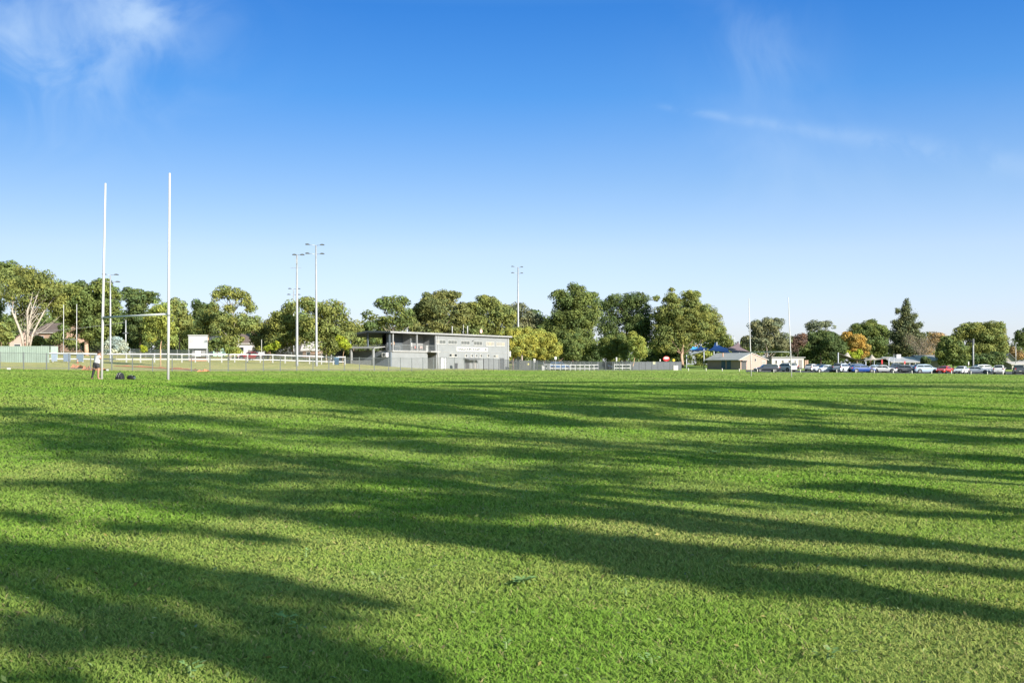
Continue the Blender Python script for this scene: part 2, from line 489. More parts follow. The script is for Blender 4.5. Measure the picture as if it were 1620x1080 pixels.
tree_no = [0]
def tree(name, label, ells, Z, leaf, bark='brown', base=None, trunk=0.35, clump=1.15, leaves=70, size=0.34, limbs=10, stems=1, dens=1.0,
         cat='tree', group=None, flat=0.72, spread=1.0, part='crown', fork=0.35, spiky=0.0, up=0.25):
    """ells: crown masses in image units (cx, cy, rx, ry[, forward offset m]) standing at distance Z"""
    tree_no[0] += 1
    trunk *= .5
    dens *= 1.2
    size *= .72
    leaves = int(leaves * 1.75)
    r = np.random.RandomState(100 + tree_no[0])
    k = Z / F
    e0 = max(ells, key=lambda e: e[2] * e[3])
    bx = base if base is not None else e0[0]
    X0 = X_(bx, Z)
    g0 = g1(X0, Z)
    root = thing(name, label, cat, (X0, Z, g0), 0, group)
    Cs, Rs = [], []
    for e in ells:
        cx, cz, rx, rz = X_(e[0], Z), Z_(e[1], Z), e[2] * k, e[3] * k
        ry = min(rx, 1.3 * rz + 1.0) * 0.9
        off = e[4] if len(e) > 4 else 0.0
        cr = clump * (0.7 + 0.3 * min(1, min(rx, rz) / 3.0))
        cr = min(cr, 0.75 * min(rx, rz))
        area = math.pi * rx * rz / (cr * cr)
        n = max(4, int(1.55 * dens * area * (0.6 + 0.4 * ry / max(cr, .1) ** 1.0 / 2.2)))
        n = min(n, 190)
        d = r.randn(n, 3)
        d /= np.linalg.norm(d, axis=1)[:, None]
        rad = (0.25 + 0.75 * r.rand(n) ** 0.55)[:, None]
        shrink = np.array([max(rx - cr * .75, .2 * rx), max(ry - cr * .75, .2 * ry), max(rz - cr * .65 * flat, .2 * rz)])
        c = np.array([cx, Z + off, cz]) + d * rad * shrink
        Cs.append(c)
        Rs.append(cr * (0.55 + 0.75 * r.rand(n)))
    C = np.concatenate(Cs) - np.array([X0, Z, g0])
    R = np.concatenate(Rs)
    keep = C[:, 2] > 0.25
    C, R = C[keep], R[keep]
    n = len(C)
    # clump tints: only natural variety between sprays, independent of where light falls
    ct = (0.78 + 0.5 * r.rand(n))[:, None] * (1 + (r.rand(n, 1) - .5) * np.array([[.35, .10, -.25]]))
    L = np.maximum(10, (leaves * (R / clump) ** 2 * (0.8 + .4 * r.rand(n)))).astype(int)
    idx = np.repeat(np.arange(n), L)
    m = len(idx)
    d = r.randn(m, 3); d[:, 2] += up
    d /= np.linalg.norm(d, axis=1)[:, None]
    P = C[idx] + d * (R[idx] * (0.6 + 0.45 * r.rand(m) ** .6))[:, None] * np.array([1, 1, flat])
    if spiky:
        P += (r.randn(m, 3) * spiky * R[idx][:, None])
    N = d * 1.1 + r.randn(m, 3) * 0.42
    N /= np.linalg.norm(N, axis=1)[:, None]
    tint = ct[idx] * (0.88 + 0.24 * r.rand(m, 1))
    ok = P[:, 2] > 0.05
    V, f, t = leaf_quads(P[ok], N[ok], size, r, tint[ok])
    np_mesh(part, V, f, leafmat(leaf), root, t)
    # trunk and limbs, one mesh
    mb = MB()
    cc = np.average(C, axis=0)
    top = C[:, 2].max()
    for s in range(stems):
        a = 2 * math.pi * s / max(stems, 1) + r.rand()
        sp = (0.0 if stems == 1 else 1.0)
        px, py = sp * .35 * math.cos(a) * trunk * 2, sp * .35 * math.sin(a) * trunk * 2
        h1 = fork * top
        q1 = np.array([px + cc[0] * .35 + sp * math.cos(a) * h1 * .33, py + sp * math.sin(a) * h1 * .33, h1])
        q2 = np.array([cc[0] * .8 + sp * math.cos(a) * top * .24, cc[1] * .8 + sp * math.sin(a) * top * .24, top * .72])
        w = r.randn(2, 2) * .15
        pts = [(px, py, -0.3), (px + .3 * (q1[0] - px) + w[0, 0], py + .3 * (q1[1] - py), h1 * .5), tuple(q1), (q1[0] * .5 + q2[0] * .5 + w[1, 0], q1[1] * .5 + q2[1] * .5, (q1[2] + q2[2]) / 2), tuple(q2)]
        t0 = trunk if stems == 1 else trunk * .7
        mb.tube(pts, [t0 * 1.2, t0, t0 * .8, t0 * .5, t0 * .15], 8)
        PP = np.array(pts)
        made = 0
        for i in r.permutation(n):
            if made >= limbs // stems: break
            tgt = C[i]
            if tgt[2] < .32 * top: continue
            hd = math.hypot(tgt[0] - q1[0], tgt[1] - q1[1])
            hs = min(max(tgt[2] - (.8 + .5 * r.rand()) * hd, .16 * top), .66 * top, tgt[2] - .4)
            st = np.array([np.interp(hs, PP[:, 2], PP[:, 0]), np.interp(hs, PP[:, 2], PP[:, 1]), hs])
            if stems > 1 and (tgt[0] - st[0]) * (st[0] - cc[0] * .3) < 0 and r.rand() < .7: continue
            midp = st * .5 + tgt * .5 + np.array([r.randn() * .3, r.randn() * .3, -.06 * hd + .2 * r.randn()])
            rr = t0 * (.36 if made < 6 else .22)
            mb.tube([tuple(st), tuple(midp), tuple(tgt)], [rr, rr * .7, rr * .25], 5)
            made += 1
    mb.build('trunk', barkmat(bark), root, smooth=True, fixn=False)
    return root

G = 'trees around the playing field'
def T(*a, **k):
    k.setdefault('group', G)
    return tree('tree', *a, **k)
# --- left side
T('broad gum tree with several pale bare stems fanning up behind the green metal fence', [(42, 466, 56, 34, 2), (20, 440, 40, 26, 3), (70, 452, 34, 24, 1), (26, 496, 28, 14, 4), (85, 486, 22, 22, 3)], 186, 'olive', 'white', 42, .46, stems=6, limbs=54, leaves=46, dens=.88, clump=1.1, fork=.5, size=.3)
T('dark tree whose top shows above the pale stemmed gum at the frame edge', [(-6, 440, 26, 32), (14, 430, 20, 18), (-20, 490, 30, 40)], 200, 'deep', 'brown', -8, .4, leaves=60)
T('small yellow green tree low at the frame edge beside a pink house', [(8, 527, 14, 16), (-8, 520, 14, 20)], 176, 'olive', 'brown', 4, .15, leaves=50, clump=.8)
T('large green gum with a thick pinkish trunk behind the twin thin goal posts', [(148, 478, 46, 34), (106, 482, 26, 32), (120, 462, 26, 22), (168, 462, 26, 22), (150, 520, 34, 26), (112, 505, 26, 30, 4), (180, 505, 16, 26)], 192, 'deep', 'pink', 137, .75, limbs=14, leaves=64, fork=.3)
T('flat topped dark tree with layered open crown left of the scoreboard', [(218, 468, 32, 14), (216, 482, 20, 9), (205, 462, 14, 9), (240, 472, 22, 10), (214, 497, 26, 16), (230, 520, 30, 22)], 205, 'dark', 'brown', 222, .4, leaves=56, flat=.5, dens=.8, limbs=16)
T('pale green small tree with forked tan trunk in front of the white rail fence', [(254, 505, 24, 22), (246, 486, 14, 14), (266, 522, 18, 18), (240, 528, 15, 14), (272, 538, 10, 12), (236, 510, 12, 16), (262, 490, 12, 12)], 143, 'fresh', 'tan', 254, .17, leaves=72, clump=.75, size=.22, limbs=16, fork=.3, dens=.85)
T('olive tree top rising right of the near goal post', [(284, 490, 18, 17), (276, 482, 12, 10), (292, 515, 16, 26)], 196, 'olive', 'brown', 284, .3, leaves=52)
T('dark conical tree behind the white scoreboard', [(316, 490, 14, 16), (310, 482, 8, 10), (320, 515, 22, 30), (334, 484, 10, 10)], 215, 'dark', 'dark', 318, .35, leaves=66)
T('tall gum with a high pale trunk and a separate upper crown right of the scoreboard', [(356, 464, 21, 12), (384, 474, 15, 14), (345, 470, 12, 10), (378, 512, 30, 17), (400, 514, 20, 15), (348, 516, 18, 20), (366, 540, 22, 16), (398, 488, 8, 10), (364, 490, 14, 10), (340, 484, 9, 12), (370, 466, 20, 10), (394, 484, 7, 12)], 182, 'olive', 'white', 364, .50, leaves=52, limbs=22, fork=.38, dens=.85, clump=1.0, size=.28)
T('leaning brown gum between the scoreboard and the tall pale gum', [(345, 508, 22, 15), (330, 502, 16, 14), (320, 520, 14, 16)], 190, 'olive', 'tan', 326, .25, leaves=48, limbs=8)
T('low brownish tree in the gap right of the tall pale gum', [(425, 518, 18, 14), (436, 510, 14, 13), (412, 530, 18, 18), (430, 545, 22, 14)], 198, 'gum', 'brown', 424, .28, leaves=54)
T('bushy gum behind the thick light pole', [(448, 512, 26, 26), (438, 503, 14, 12), (458, 488, 18, 14), (440, 538, 24, 20), (462, 524, 18, 26)], 190, 'olive', 'pink', 466, .3, leaves=56, limbs=12)
T('spreading olive gum with white limbs behind the twin armed light pole', [(512, 492, 36, 20), (486, 482, 18, 14), (536, 498, 18, 16), (506, 520, 40, 24), (545, 525, 18, 22), (488, 530, 22, 26), (524, 545, 26, 16)], 184, 'olive', 'white', 516, .3, leaves=54, limbs=22, fork=.35, dens=.8)
T('wispy olive gum just left of the clubhouse canopy', [(560, 522, 18, 18), (548, 535, 14, 18), (566, 540, 16, 14)], 205, 'olive', 'pink', 560, .2, leaves=46, limbs=12)
T('dark leafy tree in front of the orange brick house at left', [(92, 536, 16, 18), (112, 545, 14, 12), (74, 545, 10, 12), (100, 522, 14, 14)], 212, 'deep', 'brown', 96, .2, leaves=60)
T('dark leafy tree left of the silver bush in front of the flats', [(150, 540, 16, 16), (164, 548, 12, 12), (134, 548, 8, 10)], 205, 'dark', 'brown', 152, .2, leaves=60)
T('dark shrubby tree hiding the pale green cottage', [(344, 546, 14, 12), (332, 552, 9, 7), (354, 540, 10, 10)], 200, 'deep', 'brown', 344, .15, leaves=60, clump=.9)
T('dark shrubby tree beside the white weatherboard house', [(410, 546, 10, 12), (402, 538, 8, 8), (380, 538, 9, 7)], 210, 'olive', 'brown', 408, .15, leaves=56, clump=.9)
T('small leafy tree in front of the low pink house', [(62, 541, 13, 12), (54, 548, 9, 7)], 205, 'olive', 'brown', 62, .12, leaves=56, clump=.8)
T('young bright green tree on a thin stem by the clubhouse lean-to', [(543, 543, 11, 9), (538, 537, 8, 7), (549, 548, 8, 7)], 168, 'lime', 'tan', 543, .07, leaves=46, clump=.55, size=.22, limbs=6, fork=.4)
T('young yellow green tree on a thin stem behind the rail fence', [(430, 549, 10, 7), (422, 552, 7, 5), (437, 546, 6, 6)], 160, 'lime', 'tan', 429, .06, leaves=40, clump=.5, size=.2, limbs=6, fork=.4)
T('dark green tree behind the silver bush', [(196, 528, 30, 22), (180, 515, 20, 20), (220, 545, 26, 14)], 214, 'dark', 'dark', 196, .3, leaves=60)
T('dark shady tree behind the forked tan tree', [(286, 540, 24, 22), (262, 545, 20, 16), (300, 525, 16, 20)], 210, 'dark', 'dark', 286, .3, leaves=60)
tree('bush', 'rounded silver leaved bush behind the rail fence near the goal', [(183, 547, 20, 15), (172, 551, 10, 10), (196, 550, 9, 10)], 170, 'silver', 'grey', 184, .1, clump=.6, leaves=90, size=.17, limbs=6, cat='bush', dens=1.5, group='bushes')
tree('bush', 'small yellow leaved bush by the mesh fence behind the rails', [(228, 553, 6, 5), (224, 548, 3.5, 4)], 176, 'lime', 'brown', 228, .05, clump=.4, leaves=50, size=.17, limbs=3, cat='bush', group='bushes')
tree('bush', 'green bush at the foot of the tall pale gum', [(372, 556, 14, 8), (360, 552, 8, 9)], 178, 'fresh', 'brown', 370, .06, clump=.6, leaves=60, size=.2, limbs=3, cat='bush', group='bushes')
# --- behind the clubhouse
T('dark tree with open top behind the clubhouse canopy', [(622, 484, 22, 16), (604, 478, 13, 12), (638, 476, 13, 11), (612, 506, 20, 12), (640, 506, 22, 22), (600, 512, 9, 8)], 228, 'deep', 'grey', 622, .45, leaves=56, limbs=18, dens=.75)
T('small round dark tree top just above the clubhouse canopy', [(585, 515, 13, 7), (578, 518, 8, 6), (584, 540, 20, 18)], 222, 'deep', 'brown', 585, .2, leaves=52, clump=.8)
T('big brownish gum behind the clubhouse balcony', [(690, 488, 38, 24), (668, 496, 26, 18), (704, 472, 24, 14), (676, 470, 12, 8), (718, 466, 14, 7), (730, 500, 22, 24), (690, 525, 50, 24), (656, 512, 20, 18)], 236, 'gum', 'brown', 690, .6, leaves=62)
T('green gum behind the clubhouse roof antennas', [(772, 484, 24, 16), (752, 494, 24, 18), (788, 496, 20, 18), (764, 474, 12, 9), (765, 522, 42, 24), (740, 504, 20, 24), (800, 500, 20, 20), (748, 486, 14, 12)], 238, 'olive', 'brown', 766, .55, leaves=62)
T('grey green gum behind the light pole by the clubhouse', [(820, 492, 18, 14), (838, 500, 14, 12), (806, 490, 14, 12), (848, 506, 14, 12), (826, 518, 34, 22)], 246, 'grey', 'grey', 826, .4, leaves=54, limbs=14, dens=.8)
T('dense yellow green rounded tree nearest the clubhouse', [(812, 542, 30, 25), (796, 534, 16, 14), (832, 536, 22, 18), (840, 552, 14, 18), (800, 560, 16, 12)], 224, 'yellow', 'brown', 812, .25, leaves=80, clump=.9, size=.26, dens=1.25)
T('dense yellow green rounded tree second from the clubhouse', [(862, 545, 28, 24), (848, 538, 20, 19), (878, 552, 12, 16), (858, 562, 20, 10)], 227, 'yellow', 'brown', 862, .25, leaves=80, clump=.9, size=.26, dens=1.25)
# --- centre right
T('tallest dark rounded tree in the centre behind the rail fence', [(908, 478, 36, 22), (908, 500, 40, 28), (906, 532, 36, 18), (940, 490, 14, 20), (912, 458, 18, 11), (884, 470, 16, 12), (936, 470, 14, 11), (892, 506, 28, 20), (926, 506, 22, 22), (880, 524, 20, 18), (908, 548, 40, 26), (930, 540, 18, 26), (870, 515, 10, 14)], 242, 'deep', 'brown', 906, .7, leaves=72, clump=1.35)
T('dark open crowned tree between the two biggest trees', [(988, 480, 36, 17), (966, 486, 20, 16), (1008, 474, 24, 14), (962, 512, 26, 26), (1000, 510, 34, 26), (1015, 535, 26, 26), (1022, 502, 20, 24)], 284, 'dark', 'brown', 988, .6, leaves=62, clump=1.3, dens=.85, limbs=18)
T('widest spreading olive tree beside the blue shade sails', [(1086, 500, 50, 30), (1104, 520, 28, 22), (1062, 520, 30, 26), (1066, 474, 22, 13), (1092, 470, 18, 13), (1048, 500, 20, 18), (1118, 508, 24, 26), (1135, 517, 10, 11), (1116, 524, 22, 15), (1068, 535, 40, 22), (1050, 545, 28, 18), (1038, 472, 8, 5), (1062, 459, 7, 4), (1104, 466, 8, 7)], 277, 'olive', 'pink', 1080, .8, leaves=78, clump=1.35, limbs=24, fork=.28)
T('narrow dark green tree in front of the tallest tree', [(906, 553, 20, 20), (898, 540, 12, 16), (914, 540, 12, 18)], 234, 'deep', 'brown', 906, .2, leaves=76, clump=.9, size=.26)
T('round dark green tree by the white rails left of the tan stemmed tree', [(967, 548, 19, 22), (958, 556, 14, 14), (976, 545, 14, 18)], 236, 'deep', 'brown', 965, .2, leaves=78, clump=.85, size=.26, dens=1.2)
T('slim dark green tree squeezed beside the bright tan stemmed tree', [(987, 550, 11, 20), (984, 538, 9, 9)], 233, 'deep', 'brown', 987, .16, leaves=76, clump=.8, size=.25, dens=1.2)
T('bright olive oval tree on a tan stem by the dark fence', [(1010, 548, 15, 20), (1000, 534, 9, 12), (1016, 555, 10, 12)], 229, 'fresh', 'tan', 1000, .18, leaves=86, clump=.85, size=.26, dens=1.3, fork=.2)
T('low dark tree under the widest olive tree', [(1046, 566, 26, 14), (1070, 560, 20, 14)], 286, 'dark', 'brown', 1050, .25, leaves=66)
T('shady dark tree filling the gap left of the tallest tree', [(868, 560, 20, 18), (940, 562, 20, 18)], 262, 'dark', 'brown', 880, .3, leaves=70)
T('green tree end showing right of the widest olive tree', [(1148, 538, 14, 14), (1140, 528, 12, 14), (1155, 546, 8, 9)], 312, 'olive', 'brown', 1148, .3, leaves=64)
T('yellow green tree under the white shade sail', [(1110, 560, 14, 13), (1120, 566, 10, 10)], 287, 'fresh', 'brown', 1110, .2, leaves=60, clump=.9)
# --- right
T('wide grey green gum between the far goal posts', [(1212, 520, 30, 18), (1198, 516, 18, 14), (1224, 512, 18, 12), (1206, 540, 34, 18), (1236, 540, 20, 20), (1180, 540, 10, 12)], 268, 'grey', 'grey', 1214, .5, leaves=62, limbs=20, dens=.85)
T('purplish red leaved tree right of the far goal', [(1264, 537, 16, 12), (1254, 545, 14, 14)], 274, 'red', 'dark', 1262, .25, leaves=60)
T('pale airy gum rising behind the dark round tree', [(1294, 513, 18, 10), (1312, 514, 14, 9), (1280, 520, 10, 11), (1300, 530, 24, 12)], 292, 'grey', 'white', 1298, .3, leaves=42, dens=.65, limbs=14)
T('wide dark green tree behind the first parked cars', [(1298, 545, 36, 20), (1274, 556, 24, 18), (1322, 552, 22, 22), (1300, 534, 24, 12), (1320, 536, 16, 10)], 282, 'dark', 'dark', 1298, .4, leaves=74, dens=1.2)
T('orange leaved autumn tree behind the tan sails', [(1354, 540, 17, 13), (1342, 532, 11, 9), (1366, 552, 12, 14), (1356, 556, 14, 12)], 258, 'orange', 'brown', 1356, .25, leaves=64, clump=.9)
T('small lime green tree above the tan sail', [(1350, 564, 10, 9), (1358, 560, 8, 8), (1343, 560, 6, 6)], 246, 'lime', 'brown', 1350, .12, leaves=56, clump=.7, size=.28)
T('broad round green tree behind the orange tree', [(1372, 522, 26, 14), (1356, 524, 16, 12), (1392, 528, 18, 15), (1378, 512, 12, 8), (1384, 545, 30, 22)], 286, 'deep', 'brown', 1376, .4, leaves=64, dens=1.1)
T('tall ragged conifer towering above the right hand trees', [(1434, 478, 4, 7), (1433, 490, 9, 9), (1435, 503, 13, 10), (1433, 518, 20, 12), (1435, 534, 26, 14), (1433, 551, 30, 15), (1421, 492, 5, 3), (1448, 499, 5, 3), (1416, 510, 6, 3), (1454, 514, 6, 4), (1411, 527, 6, 4), (1459, 530, 6, 3)], 262, 'conifer', 'dark', 1434, .5, leaves=46, clump=.62, spiky=.55, dens=.62)
T('bare twiggy brown tree behind the school roof', [(1452, 548, 24, 18), (1440, 538, 14, 12), (1470, 545, 20, 16)], 252, 'brown', 'grey', 1456, .3, leaves=34, size=.16, limbs=40, dens=.7, spiky=.35)
T('russet tree in the gap left of the big dark tree', [(1476, 538, 18, 13), (1488, 536, 10, 10), (1470, 550, 16, 14)], 275, 'rust', 'brown', 1478, .25, leaves=48, dens=.8)
T('dark glossy tree with bright tips behind the red car', [(1506, 556, 24, 24), (1492, 560, 14, 20), (1520, 562, 16, 18), (1500, 538, 14, 8)], 240, 'deep', 'dark', 1508, .3, leaves=80, clump=1.0, size=.36, dens=1.2)
T('largest rounded green tree behind the cars at the far right', [(1562, 530, 34, 22), (1540, 524, 24, 16), (1576, 520, 18, 15), (1520, 530, 18, 14), (1580, 545, 20, 22), (1550, 556, 34, 20)], 254, 'olive', 'brown', 1552, .6, leaves=74, clump=1.2)
T('low dark tree at the foot of the largest right hand tree', [(1556, 570, 30, 13), (1578, 568, 16, 14)], 243, 'dark', 'dark', 1560, .2, leaves=66)
T('dark green tree cut by the right hand frame edge', [(1622, 538, 14, 14), (1612, 528, 7, 8), (1630, 525, 14, 12)], 262, 'dark', 'brown', 1624, .3, leaves=62)
T('rust coloured low tree beside the cream gable at the right', [(1612, 562, 12, 10), (1602, 556, 7, 8)], 272, 'rust', 'brown', 1610, .2, leaves=48)
tree('bush', 'round dark bush in front of the school wall', [(1464, 571, 9, 7)], 226, 'dark', 'dark', 1464, .08, clump=.6, leaves=90, size=.22, cat='bush', limbs=2, dens=1.6, group='bushes')

# far woods closing the view between the trunks: one uncountable mass
def woods():
    r = np.random.RandomState(77)
    Cs = []
    for p0, p1, Z, top, n in [(-120, 340, 258, 496, 420), (340, 575, 262, 511, 240), (560, 900, 290, 512, 240), (840, 1200, 310, 535, 230), (1130, 1700, 322, 548, 320)]:
        px = r.uniform(p0, p1, n)
        hh = r.uniform(0, 1, n)
        zz = Z + r.uniform(0, 26, n)
        x = X_(px, zz)
        g = gz(x, zz)
        tp = Z_(top + 10 * np.sin(px * .05) + 7 * np.sin(px * .17), zz)
        Cs.append(np.stack([x, zz, g + (tp - g) * hh], 1))
    C = np.concatenate(Cs)
    n = len(C)
    R = r.uniform(1.6, 3.0, n)
    idx = np.repeat(np.arange(n), 110)
    m = len(idx)
    d = r.randn(m, 3); d[:, 2] += .2
    d /= np.linalg.norm(d, axis=1)[:, None]
    P = C[idx] + d * (R[idx] * (.5 + .5 * r.rand(m)))[:, None] * np.array([1, 1, .8])
    N = d + r.randn(m, 3) * .5
    N /= np.linalg.norm(N, axis=1)[:, None]
    t = np.repeat((.7 + .5 * r.rand(n))[:, None] * (1 + (r.rand(n, 1) - .5) * np.array([[.4, .1, -.2]])), 110, axis=0)
    V, f, tt = leaf_quads(P, N, .48, r, t)
    o = np_mesh('woods', V, f, leafmat('deep'), None, tt)
    tag(o, 'dark mass of far woodland closing the view behind the trees', 'woods', kind='stuff')
woods()

# ------------------------------------------------------------------ trees outside the frame (right of and behind the viewer) whose shade crosses the field
TANEL = math.tan(SUN_EL)
perp = np.array([-sunh[1], sunh[0]])
if perp[1] < 0: perp = -perp
STROKES = [
 # x0, y0, x1, y1, half thickness, density   (where the photograph's field lies in shade)
 (0, 866, 130, 874, 12, 1.0), (100, 880, 300, 902, 14, 1.0), (280, 905, 440, 925, 14, 1.0), (0, 890, 230, 900, 20, 1.0), (400, 925, 540, 945, 10, 1.0), (0, 875, 130, 885, 22, 1.0), (0, 925, 300, 925, 38, .95), (130, 900, 440, 950, 30, 1.0), (0, 990, 420, 1000, 38, .8), (300, 950, 560, 990, 28, 1.0),
 (90, 1020, 520, 1030, 26, .8), (430, 1000, 640, 1065, 22, 1.0), (0, 1000, 120, 1010, 25, .7), (560, 1050, 700, 1085, 16, 1.0), (0, 1075, 130, 1080, 10, .6), (540, 945, 590, 958, 7, .8),
 (960, 868, 1100, 900, 26, .9), (1080, 905, 1300, 930, 20, 1.0), (1300, 932, 1480, 955, 14, 1.0), (1460, 955, 1640, 978, 11, 1.0), (860, 870, 1080, 898, 14, .7),
 (1080, 872, 1350, 890, 9, .75), (1350, 892, 1620, 910, 7, .5), (540, 826, 760, 842, 14, 1.0), (700, 838, 960, 858, 12, .95), (900, 848, 1120, 880, 11, .8), (640, 850, 900, 872, 6, .45),
 (1080, 832, 1300, 848, 8, .9), (1290, 848, 1500, 866, 7, .85), (1000, 822, 1180, 838, 7, .7), (1180, 800, 1620, 822, 5, .6),
 (0, 812, 80, 824, 7, .7), (160, 832, 340, 842, 8, .8), (360, 850, 470, 858, 5, .7), (200, 800, 560, 818, 11, .9), (560, 800, 800, 815, 10, .8), (720, 800, 1080, 818, 9, .8), 
 (0, 768, 150, 766, 9, .9), (120, 782, 300, 790, 9, .6), (180, 760, 480, 790, 14, .7), (480, 778, 760, 800, 12, .75), (700, 770, 960, 788, 12, .85), (900, 770, 1180, 792, 9, .8), (1160, 785, 1380, 800, 5, .6),
 (1360, 766, 1480, 782, 6, .9), (1460, 782, 1640, 816, 7, 1.0), (1280, 770, 1420, 778, 4, .6),
 (0, 705, 160, 708, 11, .9), (130, 700, 400, 718, 12, .85), (100, 728, 300, 735, 9, .6), (280, 718, 560, 745, 14, .8), (400, 745, 660, 765, 11, .75), (560, 742, 820, 762, 13, .9), (800, 742, 1060, 764, 13, .95), (200, 745, 420, 760, 7, .5),
 (0, 672, 110, 674, 9, .95), (60, 664, 240, 668, 7, .95), (180, 660, 370, 660, 6, .9), (0, 690, 260, 692, 6, .7), (240, 680, 420, 700, 8, .7), (330, 668, 520, 690, 9, .75), (440, 690, 680, 705, 10, .85), (0, 648, 60, 647, 2.5, .9), (0, 655, 130, 658, 2, .5),
 (520, 684, 800, 694, 5, .9), (640, 705, 860, 722, 8, .75), (780, 690, 1000, 708, 8, .85), (820, 715, 1080, 735, 11, .95), (1040, 700, 1280, 712, 9, .9), (1240, 700, 1500, 715, 8, .95), (1420, 690, 1640, 702, 9, .95), (1500, 720, 1640, 730, 5, .7), (1080, 728, 1420, 740, 5, .6), (1380, 740, 1640, 750, 3, .45),
 (305, 612, 420, 618, 4, .9), (340, 608, 560, 612, 4, .95), (420, 620, 560, 628, 6, .95), (480, 612, 700, 618, 5, .75), (540, 634, 720, 648, 6, .9), (370, 648, 640, 652, 3, .6), (600, 625, 800, 634, 6, .85), (660, 646, 860, 660, 6, .8), (760, 660, 960, 672, 5, .8),
 (650, 605, 900, 605, 1.6, .9), (880, 604.5, 1640, 605, 1.4, .9), (700, 611, 960, 611, 2.5, .7), (940, 613, 1220, 614, 3.5, .95), (1180, 611, 1480, 612, 3, .9), (1420, 610, 1640, 614, 2.2, .75),
 (800, 628, 980, 634, 7, .95), (860, 642, 1040, 650, 5, .75), (940, 655, 1120, 664, 5, .8), (1020, 630, 1160, 634, 3.5, .9), (1060, 640, 1240, 650, 5, .8), (1150, 655, 1320, 668, 6, .85), (1160, 672, 1340, 684, 7, .9), (1020, 672, 1180, 684, 6, .75),
 (1250, 634, 1340, 640, 4.5, .95), (1300, 642, 1420, 652, 5, .9), (1380, 652, 1520, 664, 4, .85), (1360, 634, 1460, 642, 2.5, .8), (1330, 622, 1500, 626, 1.5, .5), (1510, 656, 1640, 660, 3, .9), (1440, 674, 1640, 682, 6, .95), (1330, 684, 1460, 690, 4, .8), (1560, 620, 1640, 624, 2, .6),
 (420, 616, 800, 622, 8, .7), (520, 630, 810, 645, 9, .6), (620, 650, 900, 668, 9, .55), (810, 616, 1000, 622, 7, .6), (850, 640, 1050, 655, 8, .5), (1000, 610, 1400, 612, 4.5, .6),
 (0, 680, 300, 690, 16, .45), (60, 700, 420, 720, 18, .45), (300, 700, 700, 740, 18, .45), (600, 735, 900, 760, 14, .45), (900, 712, 1500, 728, 9, .35), (150, 770, 500, 790, 16, .35), (500, 780, 1000, 800, 15, .35), (1040, 640, 1300, 660, 9, .4)]

